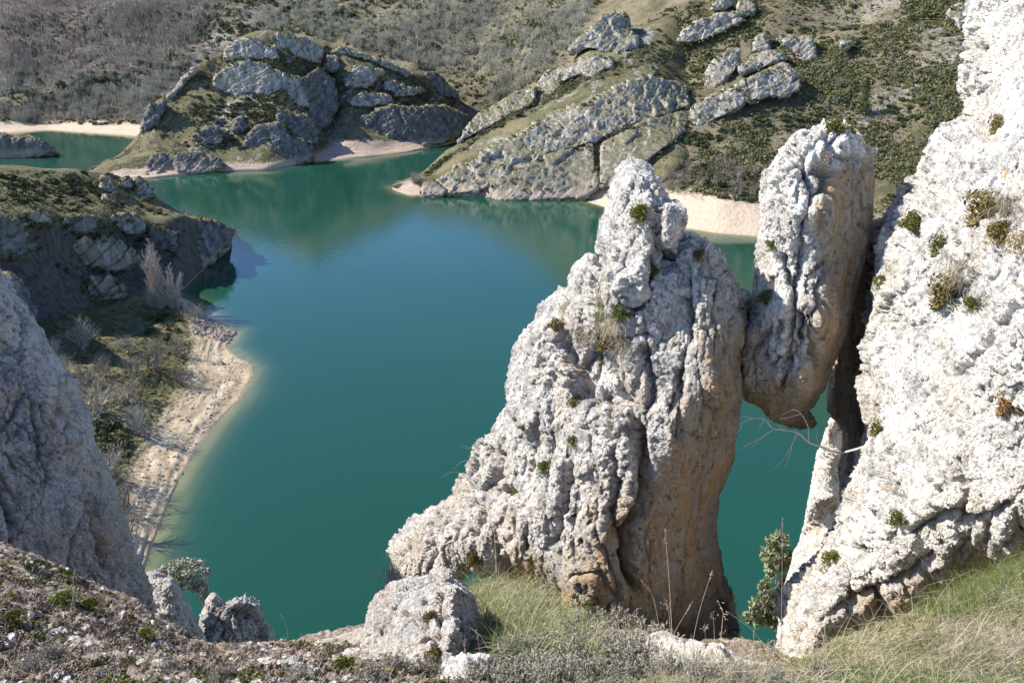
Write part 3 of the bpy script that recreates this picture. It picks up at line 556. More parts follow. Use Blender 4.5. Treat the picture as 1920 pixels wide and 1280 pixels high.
r_out = [(1850, -120), (1830, 50), (1820, 140), (1822, 222), (1770, 266), (1722, 356), (1688, 404), (1656, 472), (1640, 540), (1628, 620), (1626, 720), (1632, 800), (1614, 900), (1576, 1005), (1545, 1035), (1500, 1100), (1472, 1190), (1462, 1300), (1530, 1262), (1620, 1192), (1690, 1168), (1760, 1128), (1850, 1085), (1930, 1062), (2100, 1040), (2600, 900), (2600, -120)]
r_ctl = [(1800, 0, 6.8), (1790, 200, 6.6), (1640, 480, 6.2), (1612, 650, 6.0), (1612, 800, 5.8), (1580, 1000, 5.4), (1490, 1150, 5.1), (1470, 1270, 5.0), (1750, 650, 5.45), (1900, 300, 5.75), (1900, 650, 4.95), (1750, 950, 4.95), (1900, 950, 4.6), (2300, 300, 4.8), (2300, 700, 4.2), (1700, 1130, 5.0), (1850, 1078, 4.8), (2000, 1040, 4.5), (2600, 500, 3.8)]
r_cr = [([(1830, 90), (1840, 150), (1820, 200), (1850, 260)], 8, .12), ([(1700, 640), (1730, 700), (1760, 760)], 6, .06), ([(1910, 560), (1870, 600), (1840, 650), (1800, 700)], 8, .10), ([(1880, 950), (1830, 970), (1780, 960), (1720, 990)], 7, .10), ([(1800, 980), (1810, 930), (1800, 860)], 5, .07), ([(1540, 1160), (1600, 1120), (1680, 1080), (1750, 1040)], 8, .08), ([(1600, 1140), (1640, 1110), (1660, 1150)], 9, .14), ([(1590, 1060), (1595, 1110)], 7, .1), ([(1720, 390), (1700, 430), (1730, 470)], 6, .06), ([(1700, 300), (1760, 280)], 8, .08)]
r_och_p = [(1530, 1190), (1600, 1120), (1700, 1070), (1800, 1030), (1930, 985), (2200, 960), (2200, 1100), (1900, 1120), (1600, 1260), (1500, 1300)]
right_rk = rock('limestone_cliff', [(r_out, r_ctl, .40, 1.8, 75, 9)], 0.0115, M['pale'], karst(.66, 13, r_cr, .3, .6, 1.45, None, 1.55), 2, lambda W, N, px, py: .42 * soft(px, py, r_och_p, 70))
tag(right_rk, 'huge glaring white rough limestone face leaning in from the right', 'rock face')

s_out = [(1556, 800), (1566, 766), (1580, 740), (1640, 740), (1640, 900), (1600, 1010), (1560, 1060), (1540, 1200), (1530, 1430), (1446, 1430), (1462, 1200), (1462, 1150), (1482, 1080), (1510, 985), (1532, 880), (1546, 828), (1554, 790)]
slab = rock('rock_slab', [(s_out, [(1568, 790, 9.3), (1540, 860, 9.7), (1512, 1000, 9.5), (1468, 1170, 9.2), (1572, 850, 9.1), (1562, 930, 8.9), (1556, 1000, 8.8), (1535, 1070, 8.6), (1490, 1180, 8.6), (1585, 760, 9.9), (1590, 850, 10.1), (1582, 930, 9.9), (1578, 1000, 9.8), (1630, 900, 10.9)], .08, 1.2, 14, 5)], .013, M['pale'], karst(.28, 17, (), .2), 3, lambda W, N, px, py: .12 + .75 * np.maximum((px > 1574) * np.clip((px - 1574) / 10, 0, 1), np.clip((770 - py) / 40, 0, 1)))  # ochre raised on the right strip and top to paint in their shade
tag(slab, 'narrow pale slab standing in the gap behind the big white face', 'rock slab')

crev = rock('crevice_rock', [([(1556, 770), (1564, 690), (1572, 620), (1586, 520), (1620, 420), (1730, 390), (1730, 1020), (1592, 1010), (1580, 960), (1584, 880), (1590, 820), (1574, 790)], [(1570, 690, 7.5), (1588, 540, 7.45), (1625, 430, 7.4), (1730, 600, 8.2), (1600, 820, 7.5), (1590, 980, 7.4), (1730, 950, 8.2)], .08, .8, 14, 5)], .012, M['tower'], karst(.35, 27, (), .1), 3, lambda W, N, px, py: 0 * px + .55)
tag(crev, 'dark shaded rock filling the crevice beside the wedged boulder', 'rock')
l_out = [(-520, 120), (-100, 400), (0, 522), (62, 600), (130, 720), (180, 830), (215, 915), (240, 1000), (276, 1108), (284, 1180), (260, 1290), (-520, 1290)]
l_ctl = [(0, 540, 8.7), (62, 610, 8.7), (180, 830, 8.5), (276, 1110, 8.2), (0, 800, 7.8), (-200, 800, 6.9), (0, 1050, 7.2), (130, 950, 7.85), (-200, 400, 7.8), (-200, 1100, 6.6), (-520, 700, 6.2), (100, 800, 8.15)]
l_cr = [([(10, 640), (40, 700), (60, 770), (75, 850), (90, 900)], 5, .07), ([(120, 730), (150, 850), (170, 960), (200, 1060)], 7, .05), ([(170, 950), (190, 1000), (200, 1060)], 8, .08), ([(0, 920), (20, 980), (15, 1020)], 6, .08)]
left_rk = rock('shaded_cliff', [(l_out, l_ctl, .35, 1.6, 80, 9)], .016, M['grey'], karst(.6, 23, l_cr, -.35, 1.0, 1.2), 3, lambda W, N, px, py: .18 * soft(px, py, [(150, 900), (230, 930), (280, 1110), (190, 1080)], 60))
tag(left_rk, 'shaded grey limestone cliff with ochre lichen at the left edge', 'rock face')

def small_rock(name, label, out, ctl, mat='pale', r=.12, tb=.5, w=35, vox=.009, amp=.7, seed=0, och=.0, lines=(), cat='rock'):
    o = rock(name, [(out, ctl, r, tb, w, 4)], vox, M[mat], karst(amp * 1.25, seed, lines, .1, .8, 1.3), 2, lambda W, N, px, py: 0 * px + och); return tag(o, label, cat)
fr_rk = small_rock('rock', 'knobbly white rock with a shaded right side below the pinnacle', [(700, 1160), (716, 1128), (768, 1092), (820, 1078), (858, 1084), (884, 1106), (905, 1168), (932, 1250), (935, 1330), (740, 1330), (700, 1260), (688, 1200)],
           [(720, 1140, 3.95), (800, 1100, 3.85), (868, 1100, 3.75), (850, 1180, 3.45), (850, 1250, 3.3), (925, 1250, 3.85), (890, 1120, 3.95), (720, 1260, 3.5), (780, 1200, 3.45)], 'tower', .08, .5, 22, .0065, .42, 61, .12, [([(820, 1110), (825, 1150), (815, 1200), (800, 1240)], 8, .09), ([(760, 1150), (790, 1180), (830, 1180)], 6, .05), ([(870, 1180), (890, 1200)], 5, .05)])
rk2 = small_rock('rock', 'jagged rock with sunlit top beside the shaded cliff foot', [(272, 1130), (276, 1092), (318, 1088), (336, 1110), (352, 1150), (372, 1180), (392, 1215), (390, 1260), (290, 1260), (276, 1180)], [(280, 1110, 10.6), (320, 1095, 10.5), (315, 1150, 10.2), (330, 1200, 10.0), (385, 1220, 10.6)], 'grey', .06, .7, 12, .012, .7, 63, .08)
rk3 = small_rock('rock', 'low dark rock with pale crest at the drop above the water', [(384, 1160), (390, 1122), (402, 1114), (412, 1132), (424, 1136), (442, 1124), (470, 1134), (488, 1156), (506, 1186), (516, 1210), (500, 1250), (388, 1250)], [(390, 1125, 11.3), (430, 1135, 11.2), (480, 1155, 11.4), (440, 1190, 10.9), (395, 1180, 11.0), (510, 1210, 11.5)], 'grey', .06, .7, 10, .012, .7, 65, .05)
rk4 = small_rock('rock', 'flat white rock edge among dry stalks at the bottom', [(1218, 1232), (1240, 1212), (1300, 1226), (1370, 1240), (1432, 1250), (1445, 1300), (1300, 1330), (1225, 1270)], [(1230, 1230, 3.1), (1330, 1245, 3.0), (1430, 1262, 2.95), (1330, 1290, 2.75)], 'pale', .07, .3, 22, .007, .34, 67)
rk5 = small_rock('rock', 'pale rubbly rock shelf beside the knobbly white rock', [(556, 1232), (585, 1214), (640, 1200), (690, 1188), (712, 1200), (712, 1246), (660, 1262), (580, 1262)], [(580, 1218, 4.3), (640, 1203, 4.3), (700, 1192, 4.2), (640, 1250, 3.55)], 'tower', .10, .3, 26, .008, .38, 69, .1)
rk6 = small_rock('rock', 'small white rock cut off by the bottom edge', [(832, 1290), (850, 1268), (905, 1260), (945, 1272), (950, 1330), (840, 1330)], [(880, 1280, 2.75)], 'pale', .07, .25, 20, .007, .5, 71)
rk7 = small_rock('rock', 'white crusted stone in the heather at the bottom left', [(470, 1290), (490, 1262), (540, 1258), (575, 1270), (590, 1330), (470, 1330)], [(520, 1280, 2.6)], 'pale', .07, .25, 20, .007, .6, 73)
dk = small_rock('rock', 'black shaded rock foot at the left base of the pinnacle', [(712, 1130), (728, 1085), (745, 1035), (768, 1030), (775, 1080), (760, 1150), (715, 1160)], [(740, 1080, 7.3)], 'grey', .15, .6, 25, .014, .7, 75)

# ------------------------------------------------------------------ far outcrops, each a rock of its own
def blocks(amp=1.0, seed=0, size=4.0):
    def f(W, N, px, py, front):
        Q = W / size; wv = np.stack([fbm(Q * .5, 2, seed + 3), fbm(Q * .5 + 31, 2, seed + 4), fbm(Q * .5 + 67, 2, seed + 5)], -1)
        off = .30 * fbm(Q * .5, 3, seed)
        f1, f2, cid, pl = worley((Q + .2 * wv) * [.75, .75, .34], seed + 1)
        off += .38 * (cid - .5) + .80 * pl - .10 * np.exp(-((f2 - f1) / .05) ** 2)
        g1, g2, gid, gpl = worley((Q + .08 * wv) * [3.3, 3.3, 1.2], seed + 2); off += .10 * (gid - .5) + .16 * gpl
        fl = pn((Q + .1 * wv) * [2.4, 2.4, .45], seed + 7); off += .16 * (1 - 2.4 * np.abs(fl)) - .18 * np.exp(-(fl / .07) ** 2)
        bd = (W @ np.array([-.42, -.25, .87])) / (size * .62) + .35 * fbm(Q * .4, 3, seed + 12); off += .50 * ((bd % 1.0) - .5) + .22 * (((bd * 2.7) % 1.0) - .5)
        st2 = pn(Q * [.35, .35, 2.6], seed + 8); off += -.20 * np.exp(-(st2 / .07) ** 2)
        return off * amp * size * .30
    return f
EDGE = []
def far(sheet, name, label, out, prot=2.0, mat='cliff', vox=.38, size=4.0, amp=1.0, flat=.5, w=9, tb=7.0, seed=None, cat='rock outcrop', r=.8):
    seed = seed if seed is not None else int(out[0][0] * 7 + out[0][1])
    Ys = np.array([sheet.at(a, b)[1] for a, b in out]); m = np.median(Ys)
    ctl = [(a, b, m + flat * (y - m) - prot) for (a, b), y in zip(out, Ys)]
    rr = np.random.default_rng(int(out[0][0] + 31 * out[0][1])); f_ = rbf(ctl)
    for (a, b), (c, d) in zip(out, out[1:] + out[:1]):
        for t in np.arange(0, 1, 5.0 / (math.hypot(c - a, d - b) + .1)):
            if rr.random() < .62: x, y = a + (c - a) * t + rr.normal() * 2.5, b + (d - b) * t + rr.normal() * 2.5; EDGE.append(PY(x, y, float(f_(np.array(x), np.array(y))) + rr.uniform(-.6, .8)))
    xs_ = [p[0] for p in out]; ys_ = [p[1] for p in out]
    for _ in range(int((max(xs_) - min(xs_)) * (max(ys_) - min(ys_)) / 900)):
        x, y = rr.uniform(min(xs_), max(xs_)), rr.uniform(min(ys_), max(ys_))
        if inside(np.array([x]), np.array([y]), out)[0]: EDGE.append(PY(x, y, float(f_(np.array(x), np.array(y))) - .5))
    return tag(rock(name, [(out, ctl, r, tb, .45 * w, 3)], vox * .9, M[mat], blocks(amp, seed, size), 1), label, cat)
RO = 'limestone_outcrop'
far(ridge, 'limestone_cliff_band', 'long broken grey cliff band slanting along the middle ridge to the water', [(790, 368), (800, 346), (818, 340), (858, 314), (895, 306), (902, 284), (932, 270), (969, 254), (996, 234), (1040, 210), (1090, 196), (1137, 174), (1157, 160), (1218, 140), (1245, 150), (1290, 160), (1290, 200), (1228, 220), (1177, 237), (1110, 268), (1053, 284), (1009, 301), (942, 334), (909, 355), (841, 367)], 3.5, 'cliff', .42, 5.0, 1.15, .9, 12, 9, 3, 'cliff')
far(ridge, 'limestone_slab', 'smooth tan grey slab rising from the water below the long cliff band', [(909, 371), (922, 344), (976, 317), (1026, 294), (1083, 276), (1112, 270), (1124, 350), (1100, 372), (1009, 376), (942, 378)], 2.5, 'earth_cliff', .42, 7.0, .55, .85, 16, 9, 5, 'rock slab')
far(ridge, 'limestone_slab', 'broad pale slab under the dark overhang above the sand beach', [(1124, 316), (1128, 267), (1177, 243), (1218, 224), (1290, 205), (1312, 222), (1250, 275), (1211, 304), (1177, 330), (1150, 350), (1124, 352)], 2.5, 'earth_cliff', .42, 7.0, .6, .85, 14, 9, 7, 'rock slab')
far(ridge, RO, 'tall pyramid shaped outcrop crowning the middle ridge', [(1067, 103), (1073, 84), (1110, 50), (1134, 29), (1151, 22), (1171, 26), (1178, 44), (1196, 81), (1192, 99), (1164, 103), (1137, 98), (1115, 92), (1093, 92)], 4, 'cliff', .4, 5, 1.1, .5, 10, 9)
far(ridge, RO, 'blocky white outcrop just below the pyramid shaped summit rock', [(1033, 136), (1067, 118), (1117, 103), (1148, 110), (1150, 126), (1124, 136), (1117, 149), (1090, 139), (1046, 157)], 3, 'cliff', .38, 4, 1, .5, 8)
far(ridge, RO, 'small leaning white block at the upper end of the crest rib', [(1007, 157), (1030, 133), (1040, 143), (1044, 172), (1020, 181)], 3, 'cliff', .36, 3.5, 1, .5, 7)
far(ridge, RO, 'long white rib along the crest of the ridge facing the gully', [(860, 268), (876, 236), (900, 212), (929, 196), (976, 169), (1009, 163), (1000, 194), (942, 224), (905, 244), (875, 260)], 2.5, 'cliff', .4, 4, 1, .85, 8)
far(ridge, RO, 'dark rounded rock at the tip of the ridge beside the sand', [(786, 369), (796, 345), (816, 339), (838, 358), (830, 370)], 3, 'cliff_dark', .36, 4, .8, .6, 8)
H_ = [('fluted outcrop at the top edge above the middle ridge', [(1266, 78), (1280, 60), (1300, 40), (1347, 29), (1384, 22), (1396, 38), (1361, 58), (1324, 73), (1290, 82)], 4), ('lone round rock knob at the top edge of the hillside', [(1380, 28), (1384, 6), (1398, -2), (1415, 9), (1411, 27), (1391, 31)], 4),
      ('upright outcrop at the left end of the hillside cliffs', [(1322, 168), (1324, 138), (1340, 114), (1367, 90), (1385, 96), (1385, 126), (1354, 157), (1344, 164)], 3), ('low ledge above the bulging cliff on the right hillside', [(1388, 132), (1391, 122), (1414, 103), (1461, 92), (1477, 110), (1441, 123), (1394, 138)], 3),
      ('broad bulging cliff in the middle of the right hillside', [(1377, 161), (1428, 134), (1475, 123), (1504, 143), (1500, 170), (1468, 183), (1441, 180), (1405, 192), (1380, 184)], 4), ('long grey slanting slab below the hillside cliffs', [(1300, 236), (1298, 204), (1330, 180), (1377, 163), (1405, 182), (1391, 200), (1340, 226), (1314, 238)], 3),
      ('dark shaded outcrop right of the upright hillside outcrop', [(1412, 98), (1416, 70), (1432, 64), (1446, 90), (1430, 100)], 3), ('scrub covered rock on the upper right hillside', [(1455, 72), (1470, 66), (1520, 72), (1532, 110), (1508, 118), (1480, 92)], 3), ('small isolated dark rock on the right hillside', [(1574, 92), (1579, 74), (1600, 80), (1586, 97)], 3), ('pale crag near the white face at the top right', [(1772, 36), (1780, 14), (1810, 6), (1812, 40), (1800, 60), (1790, 40)], 3),
      ('pale stony step in the scrub above the bulging cliff', [(1330, 20), (1345, 2), (1376, -6), (1380, 8), (1350, 22)], 3)]
for lab, out, pr in H_: far(hill, RO, lab, out, pr + 3, 'cliff', .40, 4.2, 1.1, .4, 8, 8)
P_ = [('pale fluted crag just left of the peninsula summit', [(421, 112), (423, 88), (447, 75), (477, 73), (497, 83), (516, 88), (526, 112), (487, 112), (470, 108), (447, 112)], 3, 'cliff'), ('big pale cliff in the middle of the domed peninsula', [(400, 162), (402, 144), (433, 120), (467, 113), (504, 127), (534, 140), (564, 148), (580, 198), (537, 205), (494, 184), (453, 184), (423, 176)], 4, 'cliff'),
      ('dark summit block on top of the domed peninsula', [(500, 86), (511, 64), (551, 67), (584, 79), (606, 93), (601, 120), (564, 108), (524, 103)], 3, 'cliff'), ('small stub of rock right of the peninsula summit', [(607, 124), (614, 103), (632, 106), (636, 130), (618, 136)], 3, 'cliff'), ('thin pale rib up the left edge of the peninsula', [(314, 186), (336, 156), (362, 128), (372, 128), (358, 146), (324, 183)], 2, 'cliff'),
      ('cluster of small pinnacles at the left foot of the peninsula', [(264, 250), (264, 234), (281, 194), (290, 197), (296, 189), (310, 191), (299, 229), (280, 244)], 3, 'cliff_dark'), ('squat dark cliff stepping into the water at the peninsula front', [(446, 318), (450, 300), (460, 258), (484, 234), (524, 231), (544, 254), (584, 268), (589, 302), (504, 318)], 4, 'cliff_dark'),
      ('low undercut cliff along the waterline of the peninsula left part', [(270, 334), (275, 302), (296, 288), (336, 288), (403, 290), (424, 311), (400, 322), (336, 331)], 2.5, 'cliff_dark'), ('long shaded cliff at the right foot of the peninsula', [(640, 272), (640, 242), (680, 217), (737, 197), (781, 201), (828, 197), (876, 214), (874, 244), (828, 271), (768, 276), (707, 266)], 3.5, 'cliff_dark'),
      ('rounded pale crag on the right shoulder of the peninsula', [(645, 162), (647, 152), (667, 123), (694, 127), (718, 134), (697, 160), (657, 167)], 3, 'cliff'), ('dark wedge of rock ending the peninsula crest on the right', [(797, 143), (800, 136), (816, 135), (855, 174), (864, 187), (828, 178)], 3, 'cliff_dark'), ('thin broken rock line along the peninsula skyline', [(620, 98), (640, 88), (690, 103), (740, 123), (768, 134), (764, 144), (690, 114), (640, 102)], 2, 'cliff'),
      ('small tilted ledge in the grass of the right peninsula shoulder', [(718, 168), (722, 152), (742, 150), (760, 162), (740, 172)], 2, 'cliff'), ('low ledge above the long shaded cliff of the peninsula', [(736, 180), (748, 166), (790, 164), (800, 172), (770, 180)], 2, 'cliff')]
for lab, out, pr, mt in P_: far(penin, RO, lab, out, pr, mt, .40, 4.0, 1.1, .4 if pr > 2.6 else .7, 7, 8)
P_ += [('dark shaded cliff at the right end of the big pale cliff', [(560, 150), (600, 128), (626, 150), (634, 200), (612, 240), (575, 232), (580, 200)], 3, 'cliff_dark'), ('dark rocks in the gully below the big pale cliff', [(520, 206), (575, 215), (602, 245), (592, 272), (545, 252), (522, 230)], 2.5, 'cliff_dark'), ('pale broken ledge in the grass above the long shaded cliff', [(648, 186), (680, 172), (722, 178), (736, 190), (700, 200), (660, 200)], 2, 'cliff'),
       ('low rocks in the scrub at the left of the peninsula', [(358, 256), (392, 240), (424, 250), (416, 270), (375, 272)], 2, 'cliff_dark'), ('small dark ledge between the scrub and the squat cliff', [(420, 236), (452, 220), (474, 234), (440, 252)], 2, 'cliff_dark'), ('stony rib on the far right slope of the peninsula', [(830, 200), (850, 186), (888, 212), (884, 226), (850, 214)], 2, 'cliff_dark')]
for lab, out, pr, mt in P_[14:]: far(penin, RO, lab, out, pr, mt, .40, 4.0, 1.1, .5, 7, 8)
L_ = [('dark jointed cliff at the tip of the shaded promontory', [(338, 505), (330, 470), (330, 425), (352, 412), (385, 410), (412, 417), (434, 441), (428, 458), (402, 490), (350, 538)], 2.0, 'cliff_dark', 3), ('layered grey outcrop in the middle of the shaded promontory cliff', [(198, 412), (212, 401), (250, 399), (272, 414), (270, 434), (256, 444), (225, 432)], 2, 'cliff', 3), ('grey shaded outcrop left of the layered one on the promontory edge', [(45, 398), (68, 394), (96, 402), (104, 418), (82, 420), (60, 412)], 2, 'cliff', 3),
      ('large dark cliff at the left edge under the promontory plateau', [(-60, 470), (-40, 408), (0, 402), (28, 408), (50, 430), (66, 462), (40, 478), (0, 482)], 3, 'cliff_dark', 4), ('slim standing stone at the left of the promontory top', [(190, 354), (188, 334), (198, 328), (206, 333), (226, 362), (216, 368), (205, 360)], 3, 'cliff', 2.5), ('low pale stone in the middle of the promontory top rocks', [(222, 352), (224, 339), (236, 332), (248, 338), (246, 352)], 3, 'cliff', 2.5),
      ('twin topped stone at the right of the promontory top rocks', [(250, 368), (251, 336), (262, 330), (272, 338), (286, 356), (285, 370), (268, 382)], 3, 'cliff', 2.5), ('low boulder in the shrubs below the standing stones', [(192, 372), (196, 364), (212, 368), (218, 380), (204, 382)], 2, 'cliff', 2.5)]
L_ += [('brown broken rock step in the middle of the promontory cliff', [(120, 472), (150, 440), (215, 452), (262, 480), (240, 510), (170, 505)], 2, 'earth_cliff', 4), ('low earthy buttress behind the poplars', [(150, 565), (165, 520), (210, 520), (236, 530), (240, 556), (225, 568)], 2, 'earth_cliff', 4), ('ragged ledge along the promontory edge', [(100, 432), (106, 410), (150, 405), (198, 408), (204, 426), (150, 438)], 2, 'cliff_dark', 3), ('shaded rock right of the layered outcrop on the promontory', [(272, 440), (276, 420), (300, 424), (330, 440), (326, 470), (290, 470)], 2, 'cliff_dark', 3)]
for lab, out, pr, mt, sz in L_: far(prom, RO, lab, out, pr, mt, .28, sz, 1.0, .45, 8, 5, None, 'rock outcrop', 1.4)
def plane_rock(name, label, out, Y, mat, size, vox, r=2.0, tb=9, w=10, cat='rock outcrop'):
    return tag(rock(name, [(out, [(out[0][0], out[0][1], Y)], r, tb, w, 3)], vox, M[mat], blocks(.8, 5, size), 2), label, cat)
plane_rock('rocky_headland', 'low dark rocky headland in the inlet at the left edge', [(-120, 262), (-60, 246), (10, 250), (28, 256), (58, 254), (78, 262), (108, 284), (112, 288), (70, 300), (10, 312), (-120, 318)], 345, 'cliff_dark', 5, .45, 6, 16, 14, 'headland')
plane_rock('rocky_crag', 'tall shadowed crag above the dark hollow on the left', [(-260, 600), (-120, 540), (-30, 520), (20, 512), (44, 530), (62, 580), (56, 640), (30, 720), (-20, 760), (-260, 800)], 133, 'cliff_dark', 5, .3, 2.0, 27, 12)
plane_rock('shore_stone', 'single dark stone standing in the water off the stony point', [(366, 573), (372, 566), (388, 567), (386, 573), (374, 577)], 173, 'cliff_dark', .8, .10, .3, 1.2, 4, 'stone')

# ------------------------------------------------------------------ plants: mesh makers
def tube(segs, sides=3):
    S_ = np.array([np.r_[a, b, r0, r1] for a, b, r0, r1 in segs]); A, B, r0, r1 = S_[:, :3], S_[:, 3:6], S_[:, 6], S_[:, 7]
    d = B - A; d /= np.linalg.norm(d, axis=1, keepdims=True) + 1e-9; ref = np.where(np.abs(d[:, 2:3]) > .9, [[1., 0, 0]], [[0, 0, 1.]])
    u = np.cross(d, ref); u /= np.linalg.norm(u, axis=1, keepdims=True) + 1e-9; v = np.cross(d, u); n = len(A); Vs = []
    for k in range(sides):
        c, s = math.cos(2 * math.pi * k / sides), math.sin(2 * math.pi * k / sides); o = u * c + v * s
        Vs += [A + o * r0[:, None], B + o * r1[:, None]]
    V = np.stack(Vs, 1).reshape(-1, 3); F = []
    for k in range(sides):
        j = (k + 1) % sides; F.append(np.stack([2 * k + 0 * r0, 2 * j + 0 * r0, 2 * j + 1 + 0 * r0, 2 * k + 1 + 0 * r0], -1) + 2 * sides * np.arange(n)[:, None])
    return V, np.vstack(F).astype(int)
def ribbon(segs, rg):
    S_ = np.array([np.r_[a, b, r0, r1] for a, b, r0, r1 in segs]); A, B, r0, r1 = S_[:, :3], S_[:, 3:6], S_[:, 6:7], S_[:, 7:8]
    o = np.cross(B - A, rg.normal(size=A.shape)); o /= np.linalg.norm(o, axis=1, keepdims=True) + 1e-9
    V = np.stack([A - o * r0, A + o * r0, B + o * r1, B - o * r1], 1).reshape(-1, 3); return V, np.arange(len(V)).reshape(-1, 4)
def grow(rg, p, d, L, r, lev, segs, nch, spread, up, steps=4, wob=.18, tip=.35):
    d = np.array(d, float); d /= np.linalg.norm(d); p = np.array(p, float)
    for i in range(steps):
        d = d + rg.normal(size=3) * wob + np.array([0, 0, up]); d /= np.linalg.norm(d); q = p + d * L / steps
        a0 = r * (1 - (1 - tip) * i / steps); a1 = r * (1 - (1 - tip) * (i + 1) / steps); segs.append((p, q, a0, a1)); p = q
        if lev > 0 and (i > 0 or lev == 1):
            for _ in range(nch):
                s = rg.normal(size=3); s -= d * (s @ d); s /= np.linalg.norm(s) + 1e-9; dd = d * math.cos(spread) + s * math.sin(spread)
                grow(rg, p, dd, L * rg.uniform(.4, .7) * (1 - .12 * i), a1 * .62, lev - 1, segs, nch, spread, up, max(2, steps - 1), wob * 1.15, tip)
    return segs
def bare_bush(seed, n=9, H=1.0, r=.02, nch=2, lev=2, lean=.55):
    rg = np.random.default_rng(seed); segs = []
    for _ in range(n):
        a = rg.uniform(0, 6.28); l = rg.uniform(.1, 1) * lean; grow(rg, (rg.normal() * .08, rg.normal() * .08, 0), (math.cos(a) * l, math.sin(a) * l, 1), H * rg.uniform(.45, .72), r, lev, segs, nch, .55, .06, 4)
    return ribbon(segs, rg)
def bare_tree(seed, H=1.0, r=.03, spread=.6, up=.05, lev=3, nch=2, tr=.3):
    rg = np.random.default_rng(seed); segs = []; p = np.zeros(3); d = np.array([rg.normal() * .06, rg.normal() * .06, 1.])
    segs.append((p, d * tr * H, r, r * .8)); grow(rg, d * tr * H, d, H * .62, r * .8, lev, segs, nch, spread, up, 4, .14); return ribbon(segs, rg)
def leaf_cloud(seed, n, rad=(1, 1, .8), size=.16, lumps=9, hollow=.55, base=0.0):
    rg = np.random.default_rng(seed); c = rg.normal(size=(lumps, 3)); c /= np.linalg.norm(c, axis=1, keepdims=True); c *= rg.uniform(.25, .75, (lumps, 1)); c[:, 2] = np.abs(c[:, 2]) * .9 + .15
    lr = rg.uniform(.28, .5, lumps); k = rg.integers(0, lumps, n); q = rg.normal(size=(n, 3)); q /= np.linalg.norm(q, axis=1, keepdims=True); q *= rg.uniform(hollow, 1.08, (n, 1))
    P = (c[k] + q * lr[k][:, None]) * np.array(rad); P[:, 2] = np.maximum(P[:, 2], .02) + base
    a = rg.normal(size=(n, 3)); a /= np.linalg.norm(a, axis=1, keepdims=True); b = np.cross(a, rg.normal(size=(n, 3))); b /= np.linalg.norm(b, axis=1, keepdims=True)
    s = size * rg.uniform(.5, 1.2, (n, 1)); V = np.stack([P - a * s, P + b * s * .45, P + a * s, P - b * s * .45], 1).reshape(-1, 3); return V, np.arange(4 * n).reshape(-1, 4)
def multi(bases, pts, smin, smax, rg, squash=(.8, 1.2), normal_up=None):
    Vs, Fs, n = [], [], 0; pick = rg.integers(0, len(bases), len(pts))
    for b, (V, F) in enumerate(bases):
        P = pts[pick == b]; m = len(P)
        if not m: continue
        a = rg.uniform(0, 6.28, m); s = rg.uniform(smin, smax, m); sz = s * rg.uniform(*squash, m); c, si = np.cos(a) * s, np.sin(a) * s
        X = V[None, :, 0] * c[:, None] - V[None, :, 1] * si[:, None]; Y = V[None, :, 0] * si[:, None] + V[None, :, 1] * c[:, None]; Zz = V[None, :, 2] * sz[:, None]
        W = np.stack([X, Y, Zz], -1) + P[:, None]; Vs.append(W.reshape(-1, 3)); Fs.append((F[None] + (np.arange(m) * len(V))[:, None, None]).reshape(-1, F.shape[1]) + n); n += m * len(V)
    return np.vstack(Vs), np.vstack(Fs)
def sample(sheet, poly, n, rg, dens=None):
    nu, nv = sheet.nu, sheet.nv; X = sheet.px.reshape(nv, nu); Y = sheet.py.reshape(nv, nu)
    ax, ay = X[:-1, 1:] - X[:-1, :-1], Y[:-1, 1:] - Y[:-1, :-1]; bx, by = X[1:, :-1] - X[:-1, :-1], Y[1:, :-1] - Y[:-1, :-1]
    A = -(ax * by - ay * bx); cx, cy = X[:-1, :-1], Y[:-1, :-1]; A = np.where(A * np.sign(np.median(A)) > 0, np.abs(A), 0); ins = inside(cx, cy, poly); w = (A * ins).ravel()
    if dens is not None: w = w * dens(sheet.V.reshape(nv, nu, 3)[:-1, :-1].reshape(-1, 3))
    k = rg.choice(len(w), n, p=w / w.sum()); i, j = k // (nu - 1), k % (nu - 1); V = sheet.V.reshape(nv, nu, 3); u, v = rg.uniform(0, 1, (2, n))
    return V[i, j] + u[:, None] * (V[i, j + 1] - V[i, j]) + v[:, None] * (V[i + 1, j] - V[i, j])
def nd(scale, lo, hi, seed):                     # patchy density from world noise
    return lambda V: np.clip((fbm(V * scale, 3, seed) - lo) / (hi - lo), 0, 1) ** 1.5 + .02
def individuals(name, bases, mat, pts, smin, smax, rg, label, cat, group, squash=(.8, 1.2), keep=None):
    if keep and keep < len(pts):                 # the nearest ones as things, the rest as one mass
        pts = pts[np.argsort(np.linalg.norm(pts - CAM, axis=1))]; V, F = multi(bases, pts[keep:], smin, smax, rg, squash); pts = pts[:keep]
        stuff(name.split('_')[0] + '_scrub', (V, F), mat, 'more ' + ' '.join(label.split()[:4]) + ' growth ' + label[label.index(' on ' if ' on ' in label else ' among ') + 1:], 'scrub')
    mes = [mesh_np(name, V, F) for V, F in bases]
    for me in mes: me.materials.append(M[mat])
    for p in pts:
        o = bpy.data.objects.new(name, mes[rg.integers(0, len(mes))]); C.objects.link(o); o.location = p; s = rg.uniform(smin, smax); o.scale = (s, s, s * rg.uniform(*squash)); o.rotation_euler = (0, 0, rg.uniform(0, 6.28)); tag(o, label, cat, group)
def stuff(name, VF, mat, label, cat):
    o = put(name, mesh_np(name, *VF), M[mat]); tag(o, label, cat, None, 'stuff'); return o

